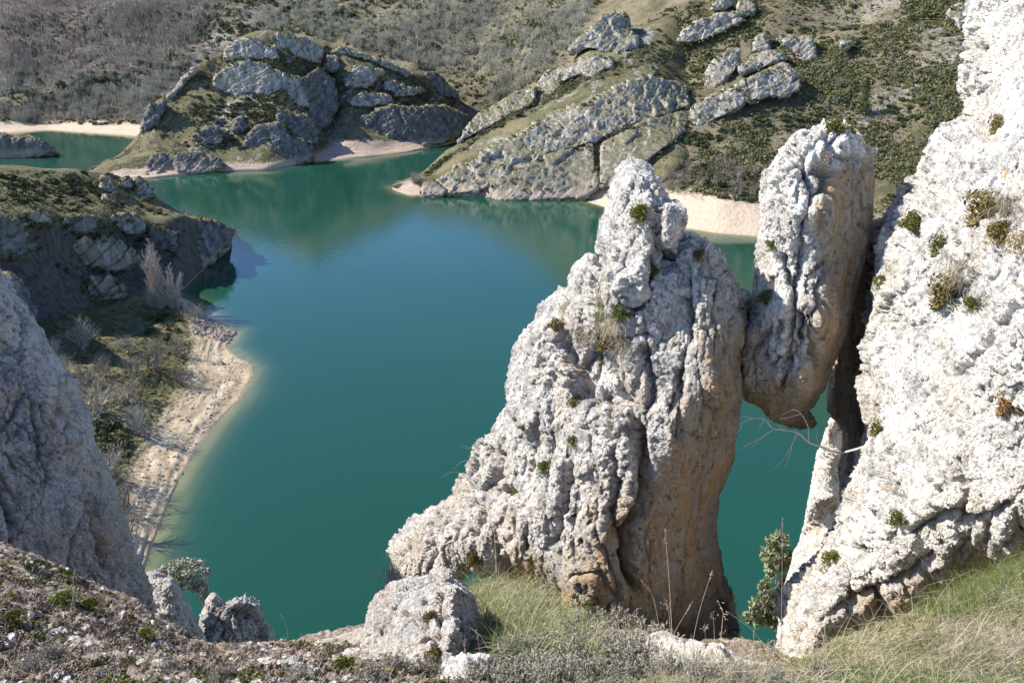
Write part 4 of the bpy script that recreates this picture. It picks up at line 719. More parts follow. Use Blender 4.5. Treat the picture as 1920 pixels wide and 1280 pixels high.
# ------------------------------------------------------------------ hillside vegetation
g = np.random.default_rng(5)
jun = [leaf_cloud(100 + i, 170, (1, 1, .85), .26, 9) for i in range(5)]
tuft = [leaf_cloud(120 + i, 34, (1, 1, .55), .36, 5, .3) for i in range(6)]
bush = [bare_bush(140 + i, 8, 1.0, .022, 2, 2) for i in range(4)]
btree = [bare_tree(160 + i, 1.0, .022, .62, .05, 3, 2, .22) for i in range(5)]
RH = [(1225, 300), (1250, 240), (1320, 245), (1500, 185), (1400, 100), (1420, 40), (1440, -20), (1815, -20), (1800, 210), (1660, 400), (1650, 300), (1560, 225), (1470, 280), (1440, 385), (1350, 372), (1250, 352)]
RHX = [(1480, 280), (1560, 225), (1650, 300), (1810, 180), (1815, -30), (2150, -30), (2150, 440), (1440, 440)]
RH2 = [(1180, 60), (1250, 20), (1420, -20), (1440, 60), (1330, 120), (1310, 190), (1230, 140)]
BACK = [(0, 40), (380, -10), (1120, -10), (1070, 100), (960, 185), (890, 215), (820, 140), (700, 105), (560, 66), (440, 72), (340, 140), (285, 195), (265, 236), (0, 232)]
WOOD = [(-20, -30), (460, -30), (400, 60), (320, 110), (220, 150), (100, 170), (-20, 150)]
stuff('scrub', multi(tuft, np.vstack([sample(hill, RH, 7000, g, nd(.05, -.3, .25, 71)), sample(hill, RH2, 1300, g), sample(hill, RHX, 4200, g, nd(.05, -.3, .25, 71))]), .7, 1.7, g, (.7, 1.1)), 'heath', 'low olive heath scrub covering the right hillside', 'scrub')
individuals('juniper_shrub', jun, 'juniper', np.vstack([sample(hill, RH, 420, g, nd(.045, -.2, .3, 73)), sample(hill, RH2, 150, g)]), .8, 2.1, g, 'low dark green juniper shrub on the heath of the right hillside', 'shrub', 'junipers on the right hillside', (.6, 1.0), 120)
individuals('bare_shrub', bush, 'twig', sample(hill, RH, 42, g), 2.6, 4.6, g, 'rounded leafless grey shrub on the right hillside heath', 'shrub', 'leafless shrubs on the right hillside')
individuals('bare_shrub', bush, 'twig_brown', sample(hill, [(1215, 320), (1260, 300), (1450, 330), (1438, 392), (1350, 378), (1240, 360)], 46, g), 2.4, 5.0, g, 'leafless brown shrub at the back edge of the sand beach', 'shrub', 'shrubs behind the sand beach', (1, 1.5))
stuff('grey_scrub', multi(btree[:3] + bush, sample(hill, BACK, 3600, g, nd(.02, -.6, .3, 75)), 3.0, 6.5, g), 'twig_grey', 'dense leafless grey scrub wood on the far slope', 'scrub wood')
stuff('bare_wood', multi(btree, sample(hill, WOOD, 1250, g), 6, 12, g), 'twig_brown', 'dark brown leafless wood at the top left', 'wood')
individuals('bare_tree', btree, 'twig_grey', sample(hill, [(640, -5), (1090, -5), (1040, 110), (930, 190), (860, 170), (760, 120), (640, 80)], 130, g), 6, 9, g, 'lichen grey leafless tree on the far slope behind the ridge', 'tree', 'leafless trees behind the ridge')
individuals('bare_tree', btree, 'twig_brown', sample(hill, [(0, 20), (400, -5), (330, 100), (120, 165), (0, 150)], 90, g), 8, 13, g, 'tall brown leafless tree in the wood at the top left', 'tree', 'tall trees in the top left wood', (1, 1.3))
individuals('bare_shrub', bush, 'twig_brown', sample(hill, [(-10, 190), (270, 195), (268, 240), (-10, 234)], 90, g), 3, 5.5, g, 'leafless brown shrub along the shore of the far inlet', 'shrub', 'shrubs along the far inlet', (.8, 1.2))
individuals('juniper_shrub', jun, 'juniper', np.vstack([sample(hill, [(300, 80), (420, 0), (660, -5), (640, 80), (500, 60), (400, 75)], 85, g), sample(hill, [(40, 150), (250, 150), (280, 195), (40, 200)], 40, g)]), 1.6, 3.4, g, 'dark green juniper bush among grey scrub behind the peninsula', 'shrub', 'junipers behind the peninsula', (.8, 1.4), 40)
individuals('gorse_bush', jun, 'gorse', sample(hill, [(918, 90), (960, 60), (1020, 28), (1040, 50), (990, 100), (930, 108)], 42, g), 1.8, 3.2, g, 'yellow green gorse bush in the patch left of the ridge summit', 'shrub', 'gorse patch left of the ridge summit', (.8, 1.3))
stuff('hill_scrub', multi(tuft, sample(hill, BACK, 3000, g), 1.0, 2.4, g, (.8, 1.3)), 'heath', 'olive undergrowth between the grey trees of the far slope', 'scrub')
# conifer: trunk and needle tiers
cp = hill.at(1612, 212); H = 12.5
cf = tag(put('conifer', None, None, cp), 'single dark conifer standing out on the right hillside', 'tree')
put('trunk', mesh_np('trunk', *tube([((0, 0, 0), (0, 0, H * .95), .22, .04)], 6)), M['bark'], (0, 0, 0), cf)
rg = np.random.default_rng(9); seg = []
for i in range(420):
    z = rg.uniform(.08, 1) ** .9; a = rg.uniform(0, 6.28); L = (1 - z) * 3.9 * rg.uniform(.5, 1.1) + .15; p0 = np.array([0, 0, z * H]); p1 = p0 + [math.cos(a) * L, math.sin(a) * L, -.25 * L + rg.uniform(-.2, .2)]
    for q in range(5):
        t = rg.uniform(.2, 1); m_ = p0 + (p1 - p0) * t; seg.append((m_, m_ + rg.normal(size=3) * .34 + [0, 0, -.12], .14, .04))
put('crown', mesh_np('crown', *ribbon(seg, rg)), M['juniper'], (0, 0, 0), cf)
E_ = np.array(EDGE); stuff('ledge_scrub', multi(tuft + jun[:2], E_ - [0, 0, .25], .35, 1.15, g, (.6, 1.1)), 'heath', 'small scrub growing along the edges and ledges of the far outcrops', 'scrub')
# ridge and peninsula
RG = [(800, 330), (900, 262), (1040, 190), (1160, 140), (1230, 120), (1300, 110), (1200, 90), (1150, 120), (1040, 175), (960, 215), (870, 275), (780, 335)]
stuff('turf_tufts', multi(tuft, sample(ridge, RG, 2600, g, nd(.08, -.3, .3, 86)), .4, 1.2, g, (.5, .9)), 'heath', 'low grassy heath tufts on the slanting ledge of the ridge', 'heath')
individuals('juniper_shrub', jun, 'juniper', np.vstack([sample(ridge, RG, 46, g), sample(ridge, [(1160, 100), (1230, 60), (1300, 120), (1280, 190), (1200, 130)], 46, g)]), .7, 1.7, g, 'low dark green juniper shrub on the slanting ledge of the middle ridge', 'shrub', 'junipers on the middle ridge', (.6, 1), 45)
PG = [(290, 262), (330, 180), (400, 100), (440, 80), (600, 85), (760, 140), (850, 190), (800, 240), (640, 240), (560, 260), (430, 285), (330, 285)]
stuff('turf_tufts', multi(tuft, sample(penin, PG, 3400, g, nd(.05, -.3, .3, 83)), .5, 1.4, g, (.5, .9)), 'heath', 'low grassy heath tufts on the dome of the peninsula', 'heath')
individuals('juniper_shrub', jun, 'juniper', np.vstack([sample(penin, PG, 190, g, nd(.05, -.1, .3, 84)), sample(penin, [(400, 190), (520, 190), (500, 240), (420, 280), (330, 280), (380, 230)], 50, g)]), .7, 1.7, g, 'low dark green juniper shrub on the domed peninsula', 'shrub', 'junipers on the peninsula', (.6, 1), 45)
individuals('bare_shrub', bush, 'twig_brown', np.vstack([sample(penin, [(215, 300), (260, 262), (300, 270), (420, 265), (440, 290), (260, 300)], 14, g), sample(penin, [(580, 120), (640, 130), (630, 240), (560, 235)], 14, g)]), 2.2, 4.2, g, 'leafless brown shrub on the lower slope of the domed peninsula', 'shrub', 'leafless shrubs on the peninsula')
individuals('bare_shrub', bush, 'twig', np.vstack([sample(ridge, [(742, 350), (780, 322), (800, 318), (770, 352)], 4, g), sample(penin, [(810, 262), (850, 240), (880, 240), (850, 268)], 6, g)]), 3.5, 6, g, 'leafless grey shrub at the water beside the tip of the middle ridge', 'shrub', 'shrubs at the ridge tip')
stuff('pale_tufts', multi(tuft, sample(ridge, RG, 1500, g), .25, .7, g, (.4, .8)), 'straw', 'straw coloured grass tufts on the slanting ledge of the ridge', 'grass')
stuff('pale_tufts', multi(tuft, sample(penin, PG, 2000, g), .3, .8, g, (.4, .8)), 'straw', 'straw coloured grass tufts on the dome of the peninsula', 'grass')
stuff('pale_tufts', multi(tuft, sample(hill, RH, 2200, g), .5, 1.2, g, (.4, .8)), 'straw', 'straw coloured grass between the heath of the right hillside', 'grass')
# promontory
PR = [(-20, 322), (60, 320), (180, 330), (235, 350), (300, 392), (330, 408), (240, 402), (120, 398), (-20, 396)]
stuff('turf_tufts', multi(tuft, sample(prom, PR, 900, g), .25, .7, g, (.5, .9)), 'heath', 'low heath tufts on the plateau of the shaded promontory', 'heath')
individuals('juniper_shrub', jun, 'juniper', np.vstack([sample(prom, PR, 90, g), sample(prom, [(0, 338), (170, 345), (180, 372), (0, 385)], 70, g), sample(prom, [(0, 410), (200, 415), (340, 420), (330, 500), (150, 540), (60, 480)], 60, g)]), .5, 1.35, g, 'low dark green juniper shrub on the plateau of the left promontory', 'shrub', 'junipers on the left promontory', (.6, 1), 45)
individuals('bare_shrub', bush, 'twig', np.vstack([prom.at(a, b) for a, b in ((322, 408), (345, 405), (352, 408), (372, 410), (400, 414))]), 1.8, 3.6, g, 'leafless grey shrub on the back edge of the promontory tip', 'shrub', 'leafless shrubs on the promontory tip')
# ------------------------------------------------------------------ near shore plants
def bare_poplar(label, px, py, toppx, toppy, seed, n=7):
    p = PZ(px, py, 1.0); H = abs(PY(toppx, toppy, p[1])[2] - p[2]); rg = np.random.default_rng(seed); tw = []; tk = []
    for k in range(n):
        a = rg.uniform(0, 6.28); l = rg.uniform(.06, .34); d = np.array([math.cos(a) * l, math.sin(a) * l, 1.]); b = rg.normal(size=3) * .4; b[2] = 0
        h = H * rg.uniform(.72, 1.0); q = b.copy()
        for i in range(8):
            d = d + rg.normal(size=3) * .05 + [0, 0, .05]; d /= np.linalg.norm(d); e = q + d * h / 8; r0 = .11 * (1 - i / 8.5); tk.append((q, e, r0, r0 * .85)); q = e
            for _ in range(5):
                s = rg.normal(size=3); s -= d * (s @ d); s /= np.linalg.norm(s); grow(rg, q - d * rg.uniform(0, h / 8), d * .85 + s * .5, H * .17 * (1.1 - i / 12), .07, 1, tw, 2, .5, .14, 4, .12)
    o = tag(put('bare_poplar', None, None, p), label, 'tree'); put('trunk', mesh_np('trunk', *tube(tk, 5)), M['bark'], (0, 0, 0), o); put('crown', mesh_np('crown', *ribbon(tw, rg)), M['twig_pale'], (0, 0, 0), o)
bare_poplar('tall leafless poplar clump at the water below the promontory', 296, 590, 258, 455, 3, 11)
bare_poplar('shorter leafless poplar right of the tall one', 326, 586, 318, 500, 4, 8)
nb = [bare_bush(200 + i, 20, 1.0, .018, 2, 3, .85) for i in range(4)]
def shore_bush(px, py, hpx, mat, label, wide=1.0, name='bare_bush', z=1.5):
    p = shore.at(px, py); H = hpx * np.linalg.norm(p - CAM) / FPX * 1.12; o = put(name, mesh_np(name, *nb[int(px) % 4]), M[mat], p); o.scale = (H * wide, H * wide, H); o.rotation_euler = (0, 0, px * .37); tag(o, label, 'bush')
for a in [(155, 650, 55, 'twig', 'pale leafless bush lit in front of the dark hollow'), (98, 660, 36, 'twig', 'small pale bush at the edge of the shaded cliff'), (160, 712, 36, 'twig_brown', 'brown bush at the lower edge of the dark shadow'), (185, 772, 78, 'twig_brown', 'big dense reddish brown bush beside the shaded cliff', 1.1), (292, 688, 58, 'twig_brown', 'round brown bush in the middle of the grassy flat', 1.1), (248, 700, 42, 'twig', 'thin grey bush left of the round brown one'), (190, 700, 40, 'twig_brown', 'leafless bush between the dark shadow and the grassy flat'),
          (268, 812, 62, 'twig', 'grey bush at the upper end of the stony strip'), (215, 890, 70, 'twig_brown', 'dark bush hugging the shaded cliff beside the strip'), (236, 655, 34, 'twig', 'little grey bush at the corner of the shadow'), (345, 668, 40, 'twig_brown', 'brown bush at the inner edge of the beach'), (240, 742, 42, 'twig_brown', 'wide low bush below the round brown one', 1.4), (345, 720, 36, 'twig_brown', 'low brown bush where the beach widens', 1.3), (238, 1000, 58, 'twig_brown', 'leafless bush overhanging the narrow end of the strip', 1.2), (366, 600, 34, 'twig', 'thin grey bush among the rubble of the stony point', 1.2), (232, 950, 60, 'twig_brown', 'tangled bush in the shade beside the strip', 1.2), (120, 700, 40, 'twig', 'grey bush half hidden by the shaded cliff')]: shore_bush(*a)
individuals('green_shrub', jun, 'juniper', np.vstack([sample(shore, [(275, 580), (340, 590), (358, 650), (320, 650), (280, 620)], 22, g), sample(shore, [(165, 780), (240, 790), (250, 850), (200, 850)], 16, g)]), .6, 1.4, g, 'low dark green shrub on the grassy flat by the beach', 'shrub', 'green shrubs on the grassy flat', (.6, 1))
stuff('flat_grass', multi(tuft, sample(shore, [(60, 600), (200, 570), (340, 570), (360, 640), (345, 720), (270, 800), (230, 900), (100, 950), (0, 800)], 4200, g), .2, .6, g, (.4, .8)), 'heath', 'rough grass on the flat behind the beach', 'grass')
def stones(n, poly, smin, smax, seed, sheet):
    rg = np.random.default_rng(seed); bm_ = []
    import bmesh
    for i in range(4):
        b = bmesh.new(); bmesh.ops.create_icosphere(b, subdivisions=2, radius=1.0); V = np.array([v.co[:] for v in b.verts]); F = np.array([[v.index for v in f.verts] for f in b.faces]); b.free()
        V = V * (1 + .35 * fbm(V * 1.1 + i * 7, 3, seed + i)[:, None]) * [1, .8, .6]; bm_.append((V, F))
    return multi(bm_, sample(sheet, poly, n, rg), smin, smax, rg)
stuff('beach_rubble', stones(420, [(352, 565), (380, 590), (440, 622), (432, 640), (395, 632), (360, 625)], .15, .55, 5, shore), 'earth_cliff', 'loose tan rubble on the stony point of the beach', 'rubble')
stuff('beach_stones', stones(230, [(360, 640), (430, 655), (466, 692), (400, 795), (300, 960), (245, 960), (270, 830), (340, 740)], .04, .30, 6, shore), 'cliff', 'scattered stones and driftwood on the pale beach', 'stones')
dr = []; rgd = np.random.default_rng(66)
for p in sample(shore, [(440, 640), (466, 692), (402, 790), (330, 880), (300, 880), (380, 780), (420, 700)], 150, rgd):
    a_ = rgd.uniform(0, 6.28); dr.append((p + [0, 0, .05], p + np.array([math.cos(a_), math.sin(a_), .04]) * rgd.uniform(.3, 1.3), .05, .02))
stuff('driftwood', tube(dr, 4), 'twig_brown', 'thin driftwood sticks lying along the beach', 'driftwood')
for px, py, s, lab in [(411, 679, 1.0, 'dark boulder alone on the widest part of the beach'), (400, 678, .55, 'smaller dark stone left of the lone beach boulder'), (253, 752, .7, 'pale stone at the edge of the grassy flat')]:
    o = put('beach_boulder', mesh_np('beach_boulder', *stones(1, [(400, 670), (420, 670), (420, 690), (400, 690)], s, s * 1.01, int(px), shore)), M['cliff_dark']); o.location = Vector(shore.at(px, py)) - Vector(np.mean([v.co[:] for v in o.data.vertices], 0)); tag(o, lab, 'boulder')

# ------------------------------------------------------------------ near plants
def blades(P, rg, lmin, lmax, w, bend, dirb=None, steps=4):
    n = len(P); a = rg.uniform(0, 6.28, n); L = rg.uniform(lmin, lmax, n); d = np.stack([np.cos(a), np.sin(a), 0 * a], -1)
    if dirb is not None: d = d * .75 + np.array(dirb); d /= np.linalg.norm(d, axis=1, keepdims=True)
    b = rg.uniform(.25, 1, n) * bend; sd_ = np.cross(d, [0, 0, 1.]); Vs = []
    for k in range(steps + 1):
        t = k / steps; th = b * t; c = P + (d * (L * t * np.sin(th * .9 + .08))[:, None]) + np.array([0, 0, 1.]) * (L * t * np.cos(th))[:, None]
        wk = w * (1 - .85 * t); Vs += [c - sd_ * wk, c + sd_ * wk]
    V = np.stack(Vs, 1).reshape(-1, 3); F = np.stack([[2 * k, 2 * k + 1, 2 * k + 3, 2 * k + 2] for k in range(steps)]); F = (F[None] + (np.arange(n) * 2 * (steps + 1))[:, None, None]).reshape(-1, 4); return V, F
def join(L):
    Vs, Fs, n = [], [], 0
    for V, F in L: Vs.append(V); Fs.append(F + n); n += len(V)
    return np.vstack(Vs), np.vstack(Fs)
RGR = [(1480, 1300), (1500, 1255), (1560, 1212), (1700, 1160), (1850, 1082), (1930, 1040), (2050, 1000), (2100, 1340), (1470, 1340)]
NK = [(860, 1090), (930, 1075), (1010, 1085), (1080, 1190), (1110, 1260), (920, 1260), (900, 1170)]
LFT = [(-60, 1010), (0, 1012), (250, 1128), (390, 1215), (560, 1210), (720, 1190), (900, 1260), (960, 1330), (-60, 1330)]
MID_ = [(930, 1300), (950, 1235), (1080, 1195), (1210, 1190), (1300, 1235), (1450, 1265), (1480, 1330)]
stuff('dry_grass', join([blades(sample(ground, RGR, 13000, g, nd(1.6, -.4, .25, 97)), g, .03, .12, .0013, 2.0, (-.3, -.5, 0)), blades(sample(ground, RGR, 420, g), g, .14, .34, .0015, 2.3), blades(sample(ground, RGR, 2200, g), g, .03, .10, .0030, 2.1), blades(sample(ground, NK, 600, g), g, .08, .22, .0036, 2.0), blades(sample(ground, NK, 2300, g), g, .08, .30, .0018, 1.9, (.25, -.5, 0)), blades(sample(ground, MID_, 4200, g), g, .03, .10, .0011, 1.4), blades(sample(ground, LFT, 3600, g), g, .02, .09, .0012, 1.6)]), 'grass_dry', 'bleached dry grass tangled over the turf', 'grass')
stuff('green_grass', join([blades(sample(ground, RGR, 14000, g, nd(1.8, -.35, .3, 91)), g, .03, .11, .0013, 1.5, (-.2, -.3, 0)), blades(sample(ground, NK, 3800, g), g, .08, .28, .0018, 1.6, (.2, -.3, 0)), blades(sample(ground, [(1700, 1160), (1850, 1080), (1960, 1035), (1960, 1110), (1800, 1180)], 2600, g), g, .06, .2, .0015, 1.1), blades(sample(ground, MID_, 1500, g), g, .03, .08, .0011, 1.2)]), 'grass_green', 'short green grass under the bleached blades', 'grass')
peb = stones(330, LFT, .004, .014, 8, ground); stuff('gravel', peb, 'pale', 'small white stones scattered in the crusty turf at the left', 'gravel')
crust = [leaf_cloud(300 + i, 26, (1, 1, .6), .42, 5, .2) for i in range(5)]
M['crust'] = plain('dry_crust', (.18, .13, .10), (.40, .325, .275), 30)
stuff('dry_moss_crust', multi(crust, sample(ground, LFT, 5200, g), .012, .034, g), 'crust', 'pinkish brown dry moss crust over the stony turf', 'moss')
stuff('turf_moss', multi(crust, sample(ground, LFT, 1500, g, nd(2.0, .0, .35, 95)), .015, .04, g), 'moss', 'green moss patches in the stony turf', 'moss')

# dry heather clumps along the bottom
def heather(seed, n=150):
    rg = np.random.default_rng(seed); st, lf = [], []
    for i in range(n):
        a = rg.uniform(0, 6.28); l = rg.uniform(0, 1.1); d = np.array([math.cos(a) * l, math.sin(a) * l, 1.]); p = np.array([math.cos(a) * l * .35, math.sin(a) * l * .35, 0]); L = rg.uniform(.45, .9) * (1.1 - .35 * l)
        for k in range(4):
            d = d + rg.normal(size=3) * .16 + [0, 0, .06]; d /= np.linalg.norm(d); q = p + d * L / 4; st.append((p, q, .011, .008)); p = q
            for _ in range(5): e = p + rg.normal(size=3) * .045; lf.append((p, e, .014, .006))
    return ribbon(st, rg), ribbon(lf, rg)
hv = [heather(400 + i) for i in range(4)]; hm = [(mesh_np('stems', *a), mesh_np('foliage', *b)) for a, b in hv]
for a, b in hm: a.materials.append(M['heather']); b.materials.append(M['heather_leaf'])
hp = [(960, 1246, .15), (1005, 1238, .15), (1050, 1222, .16), (1100, 1212, .17), (1150, 1204, .18), (1195, 1206, .18), (1230, 1222, .15), (1080, 1250, .16), (1140, 1244, .17), (1190, 1246, .16), (1015, 1268, .15), (1250, 1262, .12), (1310, 1272, .11), (1380, 1278, .10), (1450, 1280, .10), (900, 1278, .12), (800, 1268, .11), (740, 1262, .10), (1100, 1278, .15), (1180, 1280, .15), (700, 1276, .1), (1540, 1272, .09), (560, 1275, .08), (100, 1235, .09), (60, 1265, .09), (320, 1260, .07), (420, 1270, .08), (970, 1285, .15), (1045, 1285, .15)]
for i, (x, y, s) in enumerate(hp):
    p = ground.at(x, y); o = put('heather_clump', None, None, p); s *= .9 * np.linalg.norm(p - CAM) / 3.6; o.scale = (s, s, s); o.rotation_euler = (0, 0, i * 1.3); tag(o, 'low dry grey heather clump on the turf along the bottom edge', 'heather', 'heather clumps along the bottom edge')
    k = i % 4; put('stems', hm[k][0], None, (0, 0, 0), o); put('foliage', hm[k][1], None, (0, 0, 0), o)

# cushions on the rocks
cush = [mesh_np('cushion', *leaf_cloud(500 + i, 1000, (1, 1, .8), .115, 14, .5)) for i in range(4)]
cm = {}
def cushion(host, px, py, r, mat, label, name='cushion_plant', cat='cushion plant'):
    p = on_rock(host, px, py) if host is not ground else ground.at(px, py); me = cm.get((mat, int(px) % 4))
    if me is None: me = cush[int(px) % 4].copy(); me.materials.clear(); me.materials.append(M[mat]); cm[(mat, int(px) % 4)] = me
    s = 1.3 * r * np.linalg.norm(p - CAM) / FPX; d = CAM - p; d /= np.linalg.norm(d); o = put(name, me, None, Vector(p)); o.scale = (s, s, s)
    o.rotation_euler = (Vector(d) * .8 + Vector((-.3, 0, .7))).to_track_quat('Z', 'Y').to_euler(); tag(o, label, cat)
T_ = [(tower_rk, 1192, 405, 20, 'moss', 'green cushion plant under the top of the pinnacle knob'), (tower_rk, 1230, 512, 14, 'moss', 'bright cushion plant at the right foot of the pinnacle knob'), (tower_rk, 1112, 575, 15, 'grass_green', 'leafy green rosette on the grassy ledge of the pinnacle, left one'), (tower_rk, 1166, 588, 18, 'grass_green', 'leafy green rosette on the grassy ledge of the pinnacle, right one'), (tower_rk, 1130, 640, 22, 'moss_brown', 'brown cushion below the grassy ledge of the pinnacle'), (tower_rk, 1122, 665, 16, 'moss', 'yellow green cushion at the bottom of the grassy ledge'), (tower_rk, 1312, 472, 13, 'moss_brown', 'dark cushion on the right shoulder of the pinnacle'),
      (tower_rk, 1068, 828, 12, 'moss', 'small green cushion in the middle of the white pinnacle face'), (tower_rk, 1012, 878, 14, 'grass_green', 'grassy cushion at the left of the white pinnacle face'), (tower_rk, 983, 800, 8, 'grass_green', 'tiny green rosette near the left edge of the pinnacle'), (tower_rk, 955, 930, 9, 'moss', 'narrow moss cushion low on the left flank of the pinnacle'), (tower_rk, 1045, 1010, 9, 'moss', 'moss cushion above the arch at the foot of the pinnacle'), (tower_rk, 1055, 620, 14, 'moss_brown', 'brown cushion on the upper left flank of the pinnacle'), (tower_rk, 1065, 752, 12, 'moss_brown', 'brown tuft in a cleft of the white pinnacle face'), (tower_rk, 890, 1040, 16, 'moss_brown', 'dark brown moss above the grassy nook'),
      (boulder, 1566, 236, 16, 'moss', 'green moss cap on top of the wedged boulder'), (boulder, 1590, 246, 11, 'moss_brown', 'brown moss beside the green cap of the wedged boulder'), (boulder, 1440, 462, 13, 'moss', 'moss cushion on the left edge of the wedged boulder'), (boulder, 1425, 564, 15, 'moss', 'moss cushion low on the left side of the wedged boulder'), (boulder, 1548, 300, 12, 'grass_dry', 'dry tuft in a pocket near the top of the wedged boulder'),
      (right_rk, 1695, 412, 22, 'moss', 'moss cushion at the upper left edge of the white face'), (right_rk, 1742, 448, 20, 'moss', 'green cushion right of the upper edge cushion on the white face'), (right_rk, 1762, 545, 30, 'moss_brown', 'largest brown cushion in the middle of the white face'), (right_rk, 1812, 562, 16, 'moss', 'green cushion right of the largest brown one'), (right_rk, 1652, 530, 13, 'moss', 'small cushion at the left edge of the white face'), (right_rk, 1646, 804, 16, 'moss', 'round cushion at the left edge of the white face above the bare branch'), (right_rk, 1690, 966, 14, 'moss', 'bright green cushion alone low on the white face'), (right_rk, 1886, 762, 20, 'moss_red', 'green and dark red cushion near the right edge'), (right_rk, 1838, 395, 30, 'moss_brown', 'wide brown cushion high on the white face'), (right_rk, 1872, 440, 20, 'moss_brown', 'brown cushion below the wide high one'), (right_rk, 1912, 455, 22, 'grass_dry', 'dry tuft cut by the right edge of the photo'), (right_rk, 1552, 1048, 20, 'moss', 'green cushion at the lower left corner of the white face'), (right_rk, 1866, 235, 16, 'moss_brown', 'small brown cushion near the top of the white face'),
      (ground, 112, 1133, 24, 'grass_green', 'bright green leafy rosette on the stony turf at the left'), (ground, 168, 1146, 22, 'moss', 'yellow green moss cushion right of the leafy rosette'), (ground, 272, 1196, 18, 'moss', 'small green moss cushion near the jagged rock'), (ground, 24, 1172, 22, 'moss', 'moss cushion at the left edge of the turf'), (ground, 640, 1262, 26, 'moss', 'green mossy cushion at the bottom left of the white rock'), (fr_rk, 800, 1150, 16, 'moss_brown', 'brown moss on the knobbly white rock'), (fr_rk, 815, 1228, 18, 'moss_brown', 'dark brown moss low on the knobbly white rock'), (rk5, 712, 1172, 14, 'moss', 'bright moss where the rubble shelf meets the water edge')]
for a in T_: cushion(*a)
def tuft_on(host, px, py, r, mat, n, label, seed):
    rg = np.random.default_rng(seed); p = on_rock(host, px, py); s = r * np.linalg.norm(p - CAM) / FPX; d = CAM - p; d /= np.linalg.norm(d)
    n = int(n * 1.7); P = rg.normal(size=(n, 3)) * s * .38 + d * .02; me = mesh_np('grass_tuft', *blades(P, rg, s * .5, s * 1.3, .0026, 1.7, (-.1, -.5, 0))); o = put('grass_tuft', me, M[mat], p); tag(o, label, 'grass tuft')
tuft_on(tower_rk, 1120, 552, 34, 'grass_dry', 160, 'dry grass tuft at the top of the pinnacle ledge', 1); tuft_on(tower_rk, 1150, 620, 34, 'grass_dry', 160, 'dry grass tuft in the middle of the pinnacle ledge', 2); tuft_on(tower_rk, 1135, 590, 30, 'grass_green', 120, 'green grass tuft among the dry ones on the pinnacle ledge', 11); tuft_on(tower_rk, 1165, 660, 26, 'grass_dry', 110, 'dry grass tuft at the lower end of the pinnacle ledge', 12); tuft_on(tower_rk, 1100, 640, 26, 'grass_dry', 110, 'dry grass tuft on the left of the pinnacle ledge', 3); tuft_on(right_rk, 1790, 520, 34, 'grass_dry', 140, 'dry grass tuft above the largest brown cushion', 4); tuft_on(right_rk, 1880, 400, 34, 'grass_dry', 130, 'dry grass tuft near the top right edge', 5); tuft_on(slab, 1600, 880, 40, 'grass_dry', 150, 'dry hanging grass in the dark gap beside the slab', 6); tuft_on(tower_rk, 1060, 590, 24, 'grass_dry', 60, 'thin grass wisps on the left shoulder of the pinnacle', 7); tuft_on(tower_rk, 885, 860, 40, 'grass_dry', 26, 'thin grass wisps against the water left of the pinnacle', 8); tuft_on(dk, 735, 1080, 45, 'grass_dry', 40, 'grass wisps over the dark rock foot', 9)

# bare branch in the gap
def pathsegs(pts, Y, r0, r1, seed=0):
    P = cr(np.array([PY(a, b, Y + (c[0] if c else 0)) for a, b, *c in pts]), 3); n = len(P) - 1
    return [(P[i], P[i + 1], r0 + (r1 - r0) * i / n, r0 + (r1 - r0) * (i + 1) / n) for i in range(n)]
bs = pathsegs([(1625, 836, -.3), (1590, 846, -.1), (1569, 848), (1540, 838), (1515, 828), (1495, 811), (1470, 806), (1448, 803), (1434, 786), (1411, 784), (1391, 793), (1368, 812)], 6.3, .0105, .0022)
for pth, r in [([(1515, 828), (1515, 800), (1502, 776), (1487, 768), (1465, 778)], .007), ([(1502, 776), (1480, 782), (1462, 786)], .004), ([(1448, 806), (1421, 826), (1409, 842)], .007), ([(1448, 806), (1404, 833), (1384, 842)], .006), ([(1495, 811), (1485, 833), (1481, 852), (1470, 880)], .007), ([(1434, 786), (1424, 802), (1420, 812)], .005), ([(1411, 784), (1395, 780), (1378, 790)], .004), ([(1391, 793), (1388, 805), (1376, 815)], .004), ([(1470, 806), (1462, 800), (1456, 790)], .004), ([(1485, 833), (1468, 862), (1452, 878)], .004), ([(1421, 826), (1400, 830)], .003), ([(1448, 803), (1440, 790), (1442, 780)], .003), ([(1540, 838), (1530, 820), (1534, 808)], .004)]: bs += pathsegs(pth, 6.3, r * .75, .0014)
bo = bs[0][0]; me = mesh_np('bare_branch', *tube([(a - bo, b - bo, r, s) for a, b, r, s in bs], 6), True)
tag(put('bare_branch', me, M['pale_wood'], bo), 'bleached bare branch reaching across the gap below the wedged boulder', 'branch')
def leafy(name, label, cat, stems, clumps, Y, mat, bark, lsize, n, r0):
    base = PY(stems[0][0][0], stems[0][0][1], Y); o = tag(put(name, None, None, base), label, cat); sg = []
    for p in stems: sg += pathsegs(p, Y, r0, r0 * .35)
    rg = np.random.default_rng(len(label)); L = []
    for cx, cy, rx, ry in clumps:
        c = PY(cx, cy, Y); k = Y / .93 / FPX; V, F = leaf_cloud(int(cx), n, (1.25 * rx * k, 1.25 * rx * k, ry * k * 1.3), lsize, 12, .1); L.append((V + c - [0, 0, ry * k * .55], F))
        for _ in range(3): e = c + rg.normal(size=3) * rx * k * .45; s0 = sg[rg.integers(len(sg) // 3, len(sg))][1]; sg.append((s0, e, r0 * .25, r0 * .1))
    V, F = tube(sg, 5); put('trunk', mesh_np('trunk', V - base, F), M[bark], (0, 0, 0), o); V, F = join(L); put('crown', mesh_np('crown', V - base, F), M[mat], (0, 0, 0), o)
